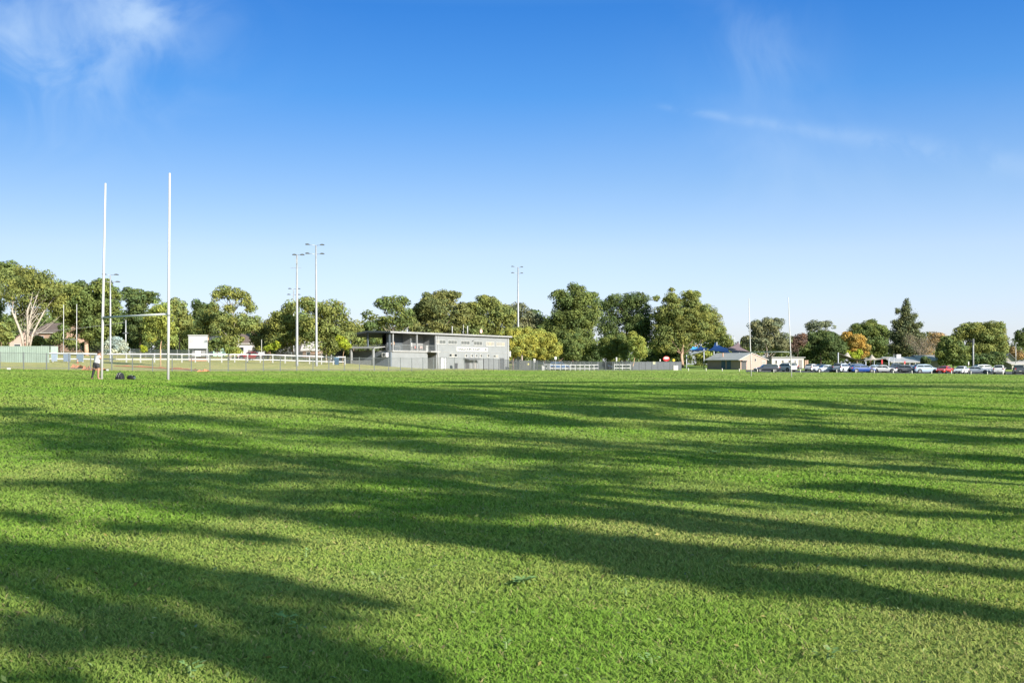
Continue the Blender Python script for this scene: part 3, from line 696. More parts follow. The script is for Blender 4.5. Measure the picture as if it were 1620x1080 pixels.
def shade_trees():
    r = np.random.RandomState(21)
    U, Vg, Zg, Sg = [], [], [], []
    for x0, y0, x1, y1, th, dn in STROKES:
        L = math.hypot(x1 - x0, y1 - y0)
        ym = .5 * (y0 + y1)
        Zm = 1.35 * F / (ym - HY)
        area = L * 2 * th * (Zm / F) * (Zm / (ym - HY))
        n = int(min(1800, max(14, area * dn * (1.35 if ym < 690 else 1.0 if ym < 780 else .5) + 6)))
        t = r.rand(n)
        o = np.clip(r.randn(n) * .55, -1, 1) * th * .85
        taper = 1 - .5 * np.abs(2 * t - 1) ** 3
        gx, gy, ok = unproject(x0 + (x1 - x0) * t, y0 + (y1 - y0) * t + o * taper)
        gx, gy = gx[ok], gy[ok]
        U.append(gx * perp[0] + gy * perp[1]); Vg.append(gx * sunh[0] + gy * sunh[1]); Zg.append(gz(gx, gy)); Sg.append(np.minimum(.32, .35 * th * gy / (ym - HY) * .7))
    U = np.concatenate(U); Vg = np.concatenate(Vg); Zg = np.concatenate(Zg); Sg = np.concatenate(Sg)
    us = [2.6, 9.5, 16, 23, 30, 37, 44.5, 52, 60, 68, 77, 86]
    vt = lambda u: 8.5 - 0.42 * max(0.0, u - 48)
    near = np.argmin(np.abs(U[:, None] - np.array(us)[None, :] + r.randn(len(U), 1) * .8), axis=1)
    for k, u in enumerate(us):
        s = near == k
        if s.sum() < 10: continue
        v = vt(u)
        uu, vg, zg, sg = U[s], Vg[s], Zg[s], Sg[s]
        dv = np.clip(r.randn(len(uu)) * 2.2, -5, 5)
        h = zg + (v + dv - vg) * TANEL
        good = (h > 2.0) & (h < 36)
        uu, dv, h, sg = uu[good], dv[good], h[good], sg[good]
        xy = uu[:, None] * perp + (v + dv)[:, None] * sunh
        C = np.stack([xy[:, 0], xy[:, 1], h], 1)
        b = u * perp + v * sunh
        gb = g1(b[0], b[1])
        root = thing('tree', 'tall gum standing outside the picture, its long shade falling across the field', 'tree', (b[0], b[1], gb), 0, 'shade trees along the near side of the field')
        Cl = C - np.array([b[0], b[1], gb])
        nl = 15
        idx = np.repeat(np.arange(len(Cl)), nl)
        P = Cl[idx] + r.randn(len(idx), 3) * np.array([1, 1, .7]) * sg[idx][:, None]
        N = r.randn(len(idx), 3); N /= np.linalg.norm(N, axis=1)[:, None]
        t = np.repeat(.8 + .4 * r.rand(len(Cl), 1), nl, axis=0) * np.ones((1, 3))
        V, f, tt = leaf_quads(P, N, float(np.clip(.9 * sg.mean(), .1, .26)), r, t)
        np_mesh('crown', V, f, leafmat('gum'), root, tt)
        top = Cl[:, 2].max()
        mb = MB()
        w = r.randn(4) * .4
        pts = [(0, 0, -.3), (w[0] * .4, w[1] * .4, top * .25), (w[0], w[1], top * .5), (w[2], w[3], top * .75), (w[2] * 1.5, w[3], top * .95)]
        mb.tube(pts, [.34, .28, .22, .13, .04], 9)
        for i in r.permutation(len(Cl))[:6 if k < 2 else 20]:
            tg = Cl[i]
            if abs(tg[0] * perp[0] + tg[1] * perp[1]) > (1.2 if k < 2 else 3.5): continue
            a = min(max(tg[2] / top - .22, .1), .85) * 4
            j = int(a); fr = a - j
            st = Vector(pts[j]).lerp(Vector(pts[min(j + 1, 4)]), fr)
            mb.tube([st, st.lerp(Vector(tg), .5) + Vector((0, 0, .25)), tuple(tg)], [.09, .06, .02], 5)
        mb.build('trunk', barkmat('white'), root, smooth=True, fixn=False)
shade_trees()

# ------------------------------------------------------------------ small helpers for placing things
def at(px, Z, dz=0.0):
    x = X_(px, Z)
    return (x, Z, g1(x, Z) + dz)
class Line:
    """a wall line in plan: root point, direction; converts sight lines to distances along it and heights"""
    def __init__(s, x, y, ang, z0):
        s.x, s.y, s.c, s.s, s.z0 = x, y, math.cos(ang), math.sin(ang), z0
    def t(s, px):
        k = (px - 810) / F
        return (k * s.y - s.x) / (s.c - k * s.s)
    def z(s, px, py):
        return EYE + (HY - py) * (s.y + s.s * s.t(px)) / F - s.z0

WHITE = mat('white_paint', (.33, .33, .325), .45, .06, 1.5, .4)
POSTW = mat('post_paint', (.35, .35, .35), .4, .05, 1.0, .4)
STEEL = mat('galvanised', (.26, .27, .28), .45, .12, 2.0, .5, .3)
DKSTEEL = mat('dark_steel', (.055, .06, .065), .5, .1, 2.0, .4)
FENCEG = mat('fence_grey', (.10, .11, .11), .5, .1, 2.0, .4)
BLACK = mat('black_rubber', (.012, .012, .013), .7, .1, 4.0)
GLASSD = mat('dark_glass', (.018, .022, .026), .08, .1, .7, .8)
BLIND = mat('blind_glass', (.21, .20, .175), .25, .12, 1.4, .6)
CONC = mat('concrete', (.28, .27, .25), .85, .15, 3.0, .2, bump=.2)

# ------------------------------------------------------------------ goals
def goal(label, bl, br, topl, topr, bar, r0, r1, group=None):
    """bl, br: feet (px, Z); topl/topr pixel tops; bar height"""
    L, R = at(*bl), at(*br)
    root = thing('rugby_goal', label, 'goal', L, 0, group)
    def post(p, Z, top):
        x1, z1 = X_(top[0], Z), Z_(top[1], Z)
        a = Vector(p) - Vector(L)
        b = Vector((x1, Z, z1)) - Vector(L)
        mb = MB()
        mb.tube([a - Vector((0, 0, .3)), a.lerp(b, bar / max(b.z - a.z, 1)), a.lerp(b, .6), b], [r0, r0, (r0 + r1) / 2, r1], 14)
        mb.build('upright', POSTW, root, smooth=True)
        return a.lerp(b, bar / (b.z - a.z))
    p = post(L, bl[1], topl)
    q = post(R, br[1], topr)
    mb = MB()
    d = (q - p).normalized()
    mb.tube([p + d * (r0 + .003), q - d * (r0 + .003)], r0 * .8, 12)
    mb.build('crossbar', mat('bar_paint', (.34, .36, .36), .4, .05, 1.0, .4), root, smooth=True)
    for c in (p, q):
        m2 = MB().tube([c - Vector((0, 0, .09)), c + Vector((0, 0, .09))], r0 * 1.18, 14)
        m2.build('collar', STEEL, root, smooth=True)
    return root
goal('tall white rugby goal nearest the viewer, a person leaning on its post', (160.6, 52.0), (265.8, 48.6), (166.8, 290), (268.4, 274), 3.0, .062, .045, 'rugby goals')
goal('white rugby goal at the far end of the field before the brick block', (1188.6, 132.8), (1252.4, 127.8), (1184.5, 472), (1247.0, 470), 3.0, .062, .045, 'rugby goals')
goal('thin white goal posts beyond the fence above the blue boards', (100.4, 156), (121.0, 153), (100.6, 482), (121.4, 481), 3.2, .05, .04, 'rugby goals')

# ------------------------------------------------------------------ tubular fence round the field
def tube_fence(name, label, pts, H, sp, pick, group=None, mesh=None, rmat=FENCEG, prad=.045, prw=.008, posttop=.08):
    p0 = Vector((pts[0][0], pts[0][1], g1(*pts[0])))
    root = thing(name, label, 'fence', p0, 0, group)
    for (xa, ya), (xb, yb) in zip(pts[:-1], pts[1:]):
        d = math.hypot(xb - xa, yb - ya)
        n = max(1, round(d / sp))
        last = (xb, yb) == tuple(pts[-1])
        for i in range(n + (1 if last else 0)):
            t = i / n
            x, y = xa + (xb - xa) * t, ya + (yb - ya) * t
            g = g1(x, y)
            a = Vector((x, y, g)) - p0
            MB().box(a.x - prad, a.x + prad, a.y - prad, a.y + prad, a.z - .3, a.z + H + posttop).build('post', rmat, root, fixn=False)
            if i == n: break
            t2 = (i + 1) / n
            x2, y2 = xa + (xb - xa) * t2, ya + (yb - ya) * t2
            b = Vector((x2, y2, g1(x2, y2))) - p0
            e = (b - a).normalized() * (prad + .004)
            mb = MB()
            for hz in (H, H * .12):
                mb.tube([a + e + Vector((0, 0, hz)), b - e + Vector((0, 0, hz))], .022, 4)
            if pick:
                m = max(2, round((b - a).length / pick))
                for k in range(1, m):
                    c = a.lerp(b, k / m)
                    mb.add([(c.x - prw, c.y, c.z + .05), (c.x + prw, c.y, c.z + .05), (c.x + prw, c.y, c.z + H - .023), (c.x - prw, c.y, c.z + H - .023),
                            (c.x - prw, c.y + 2 * prw, c.z + .05), (c.x + prw, c.y + 2 * prw, c.z + .05), (c.x + prw, c.y + 2 * prw, c.z + H - .023), (c.x - prw, c.y + 2 * prw, c.z + H - .023)],
                           [(0, 1, 2, 3), (4, 7, 6, 5), (0, 3, 7, 4), (1, 5, 6, 2)])
            mb.build('panel', rmat, root, fixn=False)
    return root
tube_fence('field_fence', 'long grey tubular picket fence along the left edge of the field to the clubhouse', FENCE[:4], 1.75, 2.4, .12, 'fences round the field')
tube_fence('field_fence', 'dark grey tubular fence right of the clubhouse in front of the white rails', FENCE[3:], 1.75, 2.4, .12, 'fences round the field', rmat=mat('fence_dark', (.06, .065, .07), .5, .1, 2., .4))

def rail_fence(label, pts, H, sp, stub=False):
    p0 = Vector((pts[0][0], pts[0][1], g1(*pts[0])))
    root = thing('rail_fence', label, 'rail fence', p0, 0, 'white rail fences')
    (xa, ya), (xb, yb) = pts
    d = math.hypot(xb - xa, yb - ya)
    n = max(1, round(d / sp))
    P = [Vector((xa + (xb - xa) * i / n, ya + (yb - ya) * i / n, 0)) for i in range(n + 1)]
    P = [Vector((p.x, p.y, g1(p.x, p.y))) - p0 for p in P]
    for p in P:
        MB().box(p.x - .075, p.x + .075, p.y - .06, p.y + .06, p.z - .25, p.z + H + .06).build('post', WHITE, root, fixn=False)
    for hz in (H - .07, H * .36):
        mb = MB()
        for a, b in zip(P[:-1], P[1:]):
            e = (b - a).normalized() * .079
            a2, b2 = a + e, b - e
            w = .075
            vs = []
            for q in (a2, b2):
                vs += [(q.x, q.y - .03, q.z + hz - w), (q.x, q.y + .03, q.z + hz - w), (q.x, q.y + .03, q.z + hz + w), (q.x, q.y - .03, q.z + hz + w)]
            mb.add(vs, [(0, 1, 2, 3), (7, 6, 5, 4), (0, 4, 5, 1), (1, 5, 6, 2), (2, 6, 7, 3), (3, 7, 4, 0)])
        mb.build('rail', WHITE, root, fixn=False)
    return root
rail_fence('long white two rail fence along the left bank behind the picket fence', [at(60, 150)[:2], at(546, 172)[:2]], 1.3, 2.0)
rail_fence('white rail fence right of the clubhouse below the tallest dark tree', [at(862, 206)[:2], at(947, 223)[:2]], 1.2, 1.9)
rail_fence('short white rail fence left of the dark corrugated fence', [at(972, 226)[:2], at(997, 229)[:2]], 1.2, 1.9)

# blue boards hanging on the rails
for px, w, lab, c in ((86, 9, 'pale blue board on the white rails beside the green metal fence', (.22, .27, .34)), (106, 11, 'blue grey board on the white rails under the left thin goal post', (.13, .17, .23)), (126.5, 11, 'blue grey board on the white rails under the right thin goal post', (.11, .15, .19))):
    Z = 149.0
    b = at(px, Z)
    o = MB().box(-w / 2 * Z / F, w / 2 * Z / F, -.03, .03, .18, 1.28).build('sign_board', mat('board_%d' % int(px), c, .5, .1, 1.), None, bevel=.01, loc=b)
    tag(o, lab, 'board', 'blue boards on the rails')
# green metal fence
x0, x1 = X_(-90, 147), X_(78, 147)
r_ = thing('metal_fence', 'pale green corrugated metal fence at the left edge', 'fence', (x0, 147, g1(x0, 147)))
gl = lambda x: g1(x0 + x, 147) - g1(x0, 147)
GREENM = ribbed('green_sheet', (.185, .235, .20), .25, .5)
n = 8
W_ = (x1 - x0)
for i in range(n):
    a, b = W_ * i / n + .012, W_ * (i + 1) / n - .012
    MB().box(a, b, 0, .05, min(gl(a), gl(b)) - .2, 1.95).build('panel', GREENM, r_)
MB().box(0, W_, -.03, .08, 1.953, 2.03).build('cap_rail', mat('green_cap', (.25, .31, .26), .5), r_)

# ------------------------------------------------------------------ floodlights
def floodlight(label, px, Z, top, r, arms, bracket=False, lean=0.0):
    b = at(px, Z)
    H = Z_(top, Z) - b[2]
    root = thing('floodlight_pole', label, 'light pole', b, 0, 'floodlight poles')
    lx = lean * Z / F
    MB().tube([(0, 0, -.3), (0, 0, .35), (lx * .5, 0, H * .5), (lx, 0, H)], [r * 1.25, r * 1.1, r, r * .62], 10).build('mast', STEEL, root, smooth=True)
    for dz, x0, x1, tilt in arms:
        z = H - dz
        mb = MB()
        mb.tube([(lx + x0, 0, z + tilt), (lx - r * .7, 0, z - .02)], .035, 6)
        mb.tube([(lx + r * .7, 0, z - .02), (lx + x1, 0, z + tilt * .5)], .035, 6)
        mb.build('arm', STEEL, root, smooth=True)
        for xe, ti in ((x0, tilt), (x1, tilt * .5)):
            m2 = MB()
            c = (lx + xe, 0, z + ti)
            m2.prism([(-.30, -.06), (.30, -.06), (.24, .05), (.08, .09), (-.08, .09), (-.24, .05)], 1, -.22, .22)
            o = m2.build('lamp_head', DKSTEEL, root, loc=(c[0], 0, c[2] + .02))
            MB().box(-.25, .25, -.18, .18, -.085, -.062).build('lens', mat('lamp_lens', (.35, .35, .33), .2, .05, 1., .6), o)
    if bracket:
        MB().tube([(-.95, 0, H - 1.85), (.6, 0, H - 1.85)], .03, 6).build('bracket', STEEL, root)
        MB().box(-.09, .09, -.28, -.17, H - 1.3, H - .5).build('control_box', STEEL, root)
floodlight('thick single headed floodlight pole in front of the white rails', 469.8, 150, 403, .17, [(.0, -.35, .75, 0.0)], True)
floodlight('tall twin armed floodlight pole with two tiers right of the thick pole', 500.8, 152, 388, .16, [(0, -1.2, .9, .12), (1.25, -1.2, .9, .1)], lean=-1.0)
floodlight('thin distant twin tier floodlight pole just left of the thick pole', 464.4, 204, 457, .13, [(0, -.7, 1.0, .05), (1.1, -.9, 1.0, .05)])
floodlight('twin tier floodlight pole seen between the near goal posts', 174.6, 158, 435, .13, [(0, -.9, .9, .1), (1.05, -.9, 1.1, .1)])
floodlight('twin tier floodlight pole standing behind the clubhouse', 819.6, 231, 423, .20, [(0, -1.2, .8, .2), (1.3, -1.2, .8, .15)])

# ------------------------------------------------------------------ scoreboard
Z = 172.0
b = at(312.6, Z)
k = Z / F
sb = thing('scoreboard', 'white scoreboard on two legs behind the rails', 'scoreboard', b)
zb, zt = Z_(551, Z) - b[2], Z_(531, Z) - b[2]
MB().box(-14.6 * k, 14.6 * k, 0, .5, zb, zt).build('board', mat('board_white', (.35, .36, .37), .5, .04, .8), sb, bevel=.02)
MB().box(-15.2 * k, 15.2 * k, -.12, .62, zt + .003, zt + .14).build('top_trim', WHITE, sb)
MB().box(-13.5 * k, 13.5 * k, .05, .45, zb - .22, zb - .003).build('underside_shade', DKSTEEL, sb)  # dark strip standing for the shade beneath the board
for sx in (-1, 1):
    MB().box(sx * 14.2 * k - .12, sx * 14.2 * k + .12, .12, .36, -.3, zb - .003).build('leg', STEEL, sb)
for x0, x1, c in ((-9.5, -5, .22), (-4.2, 5.2, .4), (6, 12, .2)):
    MB().box(x0 * k, x1 * k, .1, .4, zb - 1.25, zb - .35).build('lower_panel', mat('panel_%d' % int(c * 100), (c, c, c * 1.02), .5), sb)
MB().box(-14 * k, 14 * k, -.2, .7, -.1, .42).build('base', mat('red_brickwork', (.32, .15, .11), .8, .2, 3.), sb)
mb = MB()
for i in range(20):
    a, c2 = 2 * math.pi * i / 20, 2 * math.pi * (i + 1) / 20
    R0, R1 = .17, .26
    q = [(math.cos(a) * R0, math.sin(a) * R0), (math.cos(a) * R1, math.sin(a) * R1), (math.cos(c2) * R1, math.sin(c2) * R1), (math.cos(c2) * R0, math.sin(c2) * R0)]
    mb.add([(x - 9.6 * k, -.012, (zb + zt) / 2 + .22 + z) for x, z in q], [(0, 1, 2, 3)])
mb.build('ring_emblem', mat('pale_red', (.48, .27, .27), .6), sb)

# ------------------------------------------------------------------ clubhouse
AX, AY = X_(620, 185), 185.0
CA = math.atan2(.847, .532)
cz = g1(AX, AY)
CL = Line(AX, AY, CA, cz)
club = thing('clubhouse', 'grey two storey clubhouse with balcony and long lettered front', 'building', (AX, AY, cz), CA)
WALL = ribbed('club_wall', (.158, .166, .170), .22, .12, .8)
WALL_SHADED = ribbed('club_wall_shaded', (.11, .13, .155), .22, .2, .8)  # darker copy of the wall colour: shade of side face and recess painted in
LEN = CL.t(805.5)
RX = CL.t(690)
RX0 = CL.t(676.5)
HT = 6.05      # eaves above the root
FL = 3.02      # balcony floor
def wall(bx, m=WALL, name='wall'):
    return MB().box(*bx).build(name, m, club)
wall((RX, LEN, 0, 9.5, -1.4, HT))                       # main block
wall((.0, RX0, 0.0, 9.4, -1.4, FL - .2))                # ground floor under the balcony
wall((RX0 + .003, RX - .003, 3.2, 9.4, -1.4, FL - .2), WALL_SHADED)       # recess
MB().box(-.12, RX - .004, -.25, 9.4, FL - .197, FL + .02).build('balcony_floor', mat('slab', (.24, .24, .235), .7, .08, 1.), club)
MB().box(RX0 - .35, RX - .004, -1.0, -.253, FL - .19, FL + .02).build('balcony_step', mat('slab', (.36,) * 3), club)
xo0, xo1 = CL.t(622.5), CL.t(633.5)
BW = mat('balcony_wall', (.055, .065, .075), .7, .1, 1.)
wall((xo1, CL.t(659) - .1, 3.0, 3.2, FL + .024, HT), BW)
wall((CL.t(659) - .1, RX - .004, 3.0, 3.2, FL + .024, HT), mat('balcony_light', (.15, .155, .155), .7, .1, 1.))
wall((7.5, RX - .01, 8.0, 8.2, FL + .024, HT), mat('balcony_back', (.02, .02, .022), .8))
wall((CL.t(659) - .16, CL.t(659) - .02, 1.2, 2.998, FL + .024, HT), WALL)
MB().box(CL.t(662), CL.t(672.5), 2.9, 2.996, FL + .9, FL + 2.4).build('panel', mat('panel_white', (.34, .35, .34), .6), club)
for px in (621.2, 659, 688.8):
    t = CL.t(px)
    MB().box(t - .11, t + .11, -.14, .08, FL + .024, HT).build('balcony_post', mat('post_grey', (.20, .205, .21), .6), club)
# railing
mb = MB()
for hz in (1.05, .12):
    mb.tube([(.15, -.1, FL + hz), (RX - .1, -.1, FL + hz)], .025, 5)
for i in range(1, 90):
    t = .15 + (RX - .25) * i / 90
    mb.box(t - .008, t + .008, -.108, -.092, FL + .12, FL + 1.05)
mb.build('railing', mat('rail_grey', (.16, .17, .17), .5), club, fixn=False)
mb = MB()
for hz in (1.05, .12):
    mb.tube([(.0, .2, FL + hz), (.0, 9.2, FL + hz)], .025, 5)
for i in range(1, 60):
    t = .2 + 9 * i / 60
    mb.box(-.008, .008, t - .008, t + .008, FL + .12, FL + 1.05)
mb.build('railing', mat('rail_grey', (.16,) * 3), club, fixn=False)
# roof: low pitched sheet running the whole length, overhanging the terrace
prof = [(-.5, HT + .06), (4.6, HT + .22), (10.6, HT - .52), (10.6, HT - .34), (4.6, HT + .42), (-.5, HT + .26)]
MB().prism(prof, 0, -1.0, LEN + .25).build('roof', mat('roof_sheet', (.07, .073, .078), .55, .1, .6, .4), club)
MB().box(-1.05, LEN + .3, -.56, -.505, HT + .0, HT + .3).build('fascia', mat('fascia_light', (.20, .20, .20), .5), club)
MB().prism([(-.505, HT), (4.6, HT + .16), (10.6, HT - .6), (10.6, HT - .3), (4.6, HT + .46), (-.505, HT + .3)], 0, -1.07, -1.005).build('barge_board', mat('barge_dark', (.05, .06, .07), .5), club)
for y in (.2, 5.0, 9.0):
    MB().box(-.55, -.3, y - .12, y + .12, FL, HT + (.08 if y < .3 else .21 if y < 6 else -.36)).build('terrace_post', mat('post_dark', (.07, .085, .10), .6), club)
# terrace deck and lean-to on the left side
wall((-.3, -.004, .02, 9.3, -1.2, FL - .2), WALL_SHADED)
lt = [(-3.3, FL + .35), (-.31, FL + .62), (-.31, FL + .74), (-3.3, FL + .47)]
MB().prism([(p[0], p[1]) for p in lt], 1, 1.2, 11.5).build('lean_to_roof', mat('lean_roof', (.24, .24, .235), .5), club)
for y in (1.6, 6.5, 11.2):
    MB().box(-3.2, -2.9, y - .15, y + .15, -.8, FL + .36).build('lean_to_post', mat('post_grey', (.33,) * 3), club)
MB().box(-3.15, -3.0, 1.75, 6.35, -.8, 1.35).build('lean_to_wall', mat('half_wall', (.22, .225, .23), .7), club)
MB().box(-3.15, -3.0, 6.65, 11.05, -.8, 1.5).build('lean_to_wall', mat('half_dark', (.06, .075, .09), .7), club)
MB().box(-2.0, -.31, 10.9, 11.05, -.8, FL + .3).build('lean_to_end', mat('half_dark', (.06,) * 3), club)
ac = MB().box(-.95, -.31, .5, 1.5, FL - 1.1, FL - .35).build('air_conditioner', mat('ac_grey', (.38, .38, .38), .5), club, bevel=.02)
MB().tube([(-.955, 1.0, FL - .73), (-.965, 1.0, FL - .73)], .27, 14).build('fan_grille', DKSTEEL, ac)
# windows by sight line
def club_win(p0, p1, y0, y1, gm, frame=True, name='window', panes=2, y=0.0):
    a, b2 = CL.t(p0), CL.t(p1)
    pm = (p0 + p1) / 2
    zt, zb2 = CL.z(pm, y0), CL.z(pm, y1)
    m = MB()
    w = .07
    for q in ((a, b2, zt - w, zt), (a, b2, zb2, zb2 + w), (a, a + w, zb2 + w + .001, zt - w - .001), (b2 - w, b2, zb2 + w + .001, zt - w - .001)):
        m.box(q[0], q[1], y - .05, y - .003, q[2], q[3])
    for i in range(1, panes):
        c = a + (b2 - a) * i / panes
        m.box(c - .03, c + .03, y - .045, y - .003, zb2 + w + .002, zt - w - .002)
    f = m.build(name, mat('win_frame', (.30, .30, .29), .5), club, fixn=False)
    for i in range(panes):
        g0, g2 = a + (b2 - a) * i / panes + .07, a + (b2 - a) * (i + 1) / panes - .07
        MB().box(g0, g2, y - .03, y - .004, zb2 + w + .003, zt - w - .003).build('pane', gm[i % len(gm)], f)
    MB().box(a - .05, b2 + .05, y - .10, y - .003, zb2 - .06, zb2 - .003).build('sill', mat('sill', (.3, .3, .29), .6), f)
GREYG = mat('grey_glass', (.085, .09, .088), .2, .15, 1.2, .6)
z4 = lambda x: 680 + x / 11.57
y4 = lambda y: 515 + y / 11.57
club_win(z4(120), z4(288), y4(260), y4(335), [BLIND, GREYG, GREYG], panes=3)
club_win(z4(333), z4(495), y4(267), y4(342), [GREYG], panes=3)
club_win(z4(568), z4(728), y4(276), y4(350), [GREYG], panes=3)
club_win(z4(800), z4(958), y4(286), y4(362), [GREYG], panes=3)
club_win(z4(1020), z4(1178), y4(293), y4(372), [BLIND, mat('curtain', (.26, .21, .16), .6), BLIND], panes=3)
club_win(z4(1213), z4(1368), y4(303), y4(378), [BLIND, BLIND, mat('curtain', (.36,) * 3)], panes=3)
club_win(z4(350), z4(497), y4(512), y4(570), [GLASSD, BLIND, GLASSD], panes=3)
for a, b2 in ((635, 683), (745, 788), (825, 868), (912, 955), (1042, 1088)):
    club_win(z4(a), z4(b2), y4(522), y4(580), [BLIND, GLASSD], panes=2)
club_win(z4(1160), z4(1250), y4(532), y4(586), [GREYG, BLIND], panes=2)
def club_door(p0, p1, y0, y1, m, name='door', fr=True):
    a, b2 = CL.t(p0), CL.t(p1)
    pm = (p0 + p1) / 2
    zt, zb2 = CL.z(pm, y0), CL.z(pm, y1)
    d = MB().box(a, b2, -.07, -.003, zb2, zt).build(name, m, club)
    mm = MB().box(a - .1, a - .003, -.1, -.003, zb2, zt + .1).box(b2 + .003, b2 + .1, -.1, -.003, zb2, zt + .1).box(a - .002, b2 + .002, -.1, -.003, zt + .003, zt + .1)
    mm.build('frame', mat('door_frame', (.10, .10, .105), .6), d, fixn=False)
    MB().box(b2 - .16, b2 - .08, -.12, -.074, zb2 + 1.0, zb2 + 1.12).build('handle', STEEL, d)
    return d
club_door(z4(192), z4(296), y4(585), y4(795), mat('door_white', (.36, .37, .38), .5))
club_door(z4(1285), z4(1352), y4(600), y4(795), mat('door_grey', (.075, .08, .085), .5))
club_door(z4(650), z4(712), y4(628), y4(800), mat('door_dark', (.05, .05, .052), .5))
club_door(z4(790), z4(845), y4(628), y4(800), mat('door_taupe', (.20, .19, .18), .5))
MB().box(CL.t(683) - .3, CL.t(683) + .8, 3.0, 3.197, -1.2, 1.15).build('door', mat('door_brown', (.10, .07, .065), .6), club)
a, b2 = CL.t(z4(615)), CL.t(z4(862))
zt = CL.z(z4(740), y4(615))
MB().prism([(-.003, zt + .22), (-1.3, zt - .02), (-1.3, zt - .14), (-.003, zt + .08)], 0, a, b2).build('awning', mat('awning_grey', (.11, .11, .115), .6), club)
# sign with lettering
s0, s1 = CL.t(z4(486)), CL.t(z4(1053))
zs1, zs0 = CL.z(z4(770), y4(399)), CL.z(z4(770), y4(472))
sg = MB().box(s0, s1, -.09, -.003, zs0, zs1).build('name_sign', mat('sign_white', (.42, .42, .40), .5, .03), club)
cu = bpy.data.curves.new('lettering', 'FONT')
cu.body = 'HARLEQUIN RUGBY CLUB'
cu.align_x = 'CENTER'; cu.align_y = 'CENTER'
cu.extrude = .012
cu.offset = .018
cu.size = (zs1 - zs0) * .95
to = bpy.data.objects.new('lettering_tmp', cu)
COL.objects.link(to)
bpy.context.view_layer.update()
tm = bpy.data.meshes.new_from_object(to.evaluated_get(bpy.context.evaluated_depsgraph_get()))
bpy.data.objects.remove(to)
lo = bpy.data.objects.new('lettering', tm)
COL.objects.link(lo)
lo.parent = sg
xs_ = [v.co.x for v in tm.vertices]
sc_ = (s1 - s0) * .93 / (max(xs_) - min(xs_))
lo.scale = (sc_, 1.0, 1)
lo.rotation_euler = (math.radians(90), 0, 0)
lo.location = ((s0 + s1) / 2, -.105, (zs0 + zs1) / 2)
tm.materials.clear(); tm.materials.append(mat('letter_grey', (.07, .075, .08), .6))
# pipes, corner post, fittings
for px, z0, z1, r in ((692, -1.0, HT, .06), (803, -1.2, HT, .07), (z4(150), -1.0, 2.9, .04), (z4(896), -1.0, 2.2, .035), (z4(735), -.6, 2.2, .03)):
    t = CL.t(px)
    MB().tube([(t, -.09, z0), (t, -.09, z1)], r, 8).build('downpipe', mat('pipe_grey', (.30, .30, .295), .5), club, smooth=True)
MB().tube([(RX, -.04, 2.95), (LEN - .1, -.04, 2.95)], .03, 5).build('band', mat('pipe_grey', (.3,) * 3), club)
MB().box(LEN + .003, LEN + .5, -.1, .5, 2.2, 3.3).build('meter_box', WHITE, club)
t = CL.t(z4(768))
MB().tube([(t, -.05, CL.z(z4(768), y4(290))), (t + .2, -.35, CL.z(z4(768), y4(268)))], .07, 8).build('wall_light', DKSTEEL, club)
for px, h, r in ((735.8, 1.9, .09), (753.4, 2.3, .05), (759.8, 2.1, .10)):
    t = CL.t(px)
    MB().tube([(t, 3.0, HT + .3), (t, 3.0, HT + h)], r, 8).build('vent_pipe', mat('pipe_grey', (.3,) * 3), club, smooth=True)
t = CL.t(772)
mb = MB()
rows = []
for i in range(6):
    rr = .45 * i / 5
    rows.append([(t + rr * math.cos(2 * math.pi * j / 16), 2.0 - .35 + .5 * rr * rr * -1.5 + .1, HT + 1.15 + rr * math.sin(2 * math.pi * j / 16)) for j in range(17)])
mb.sheet(rows)
dish = mb.build('satellite_dish', mat('dish_pink', (.42, .27, .25), .5), club, smooth=True)
MB().tube([(t, 1.95, HT + .3), (t, 1.9, HT + 1.1)], .035, 6).build('dish_mast', DKSTEEL, dish)

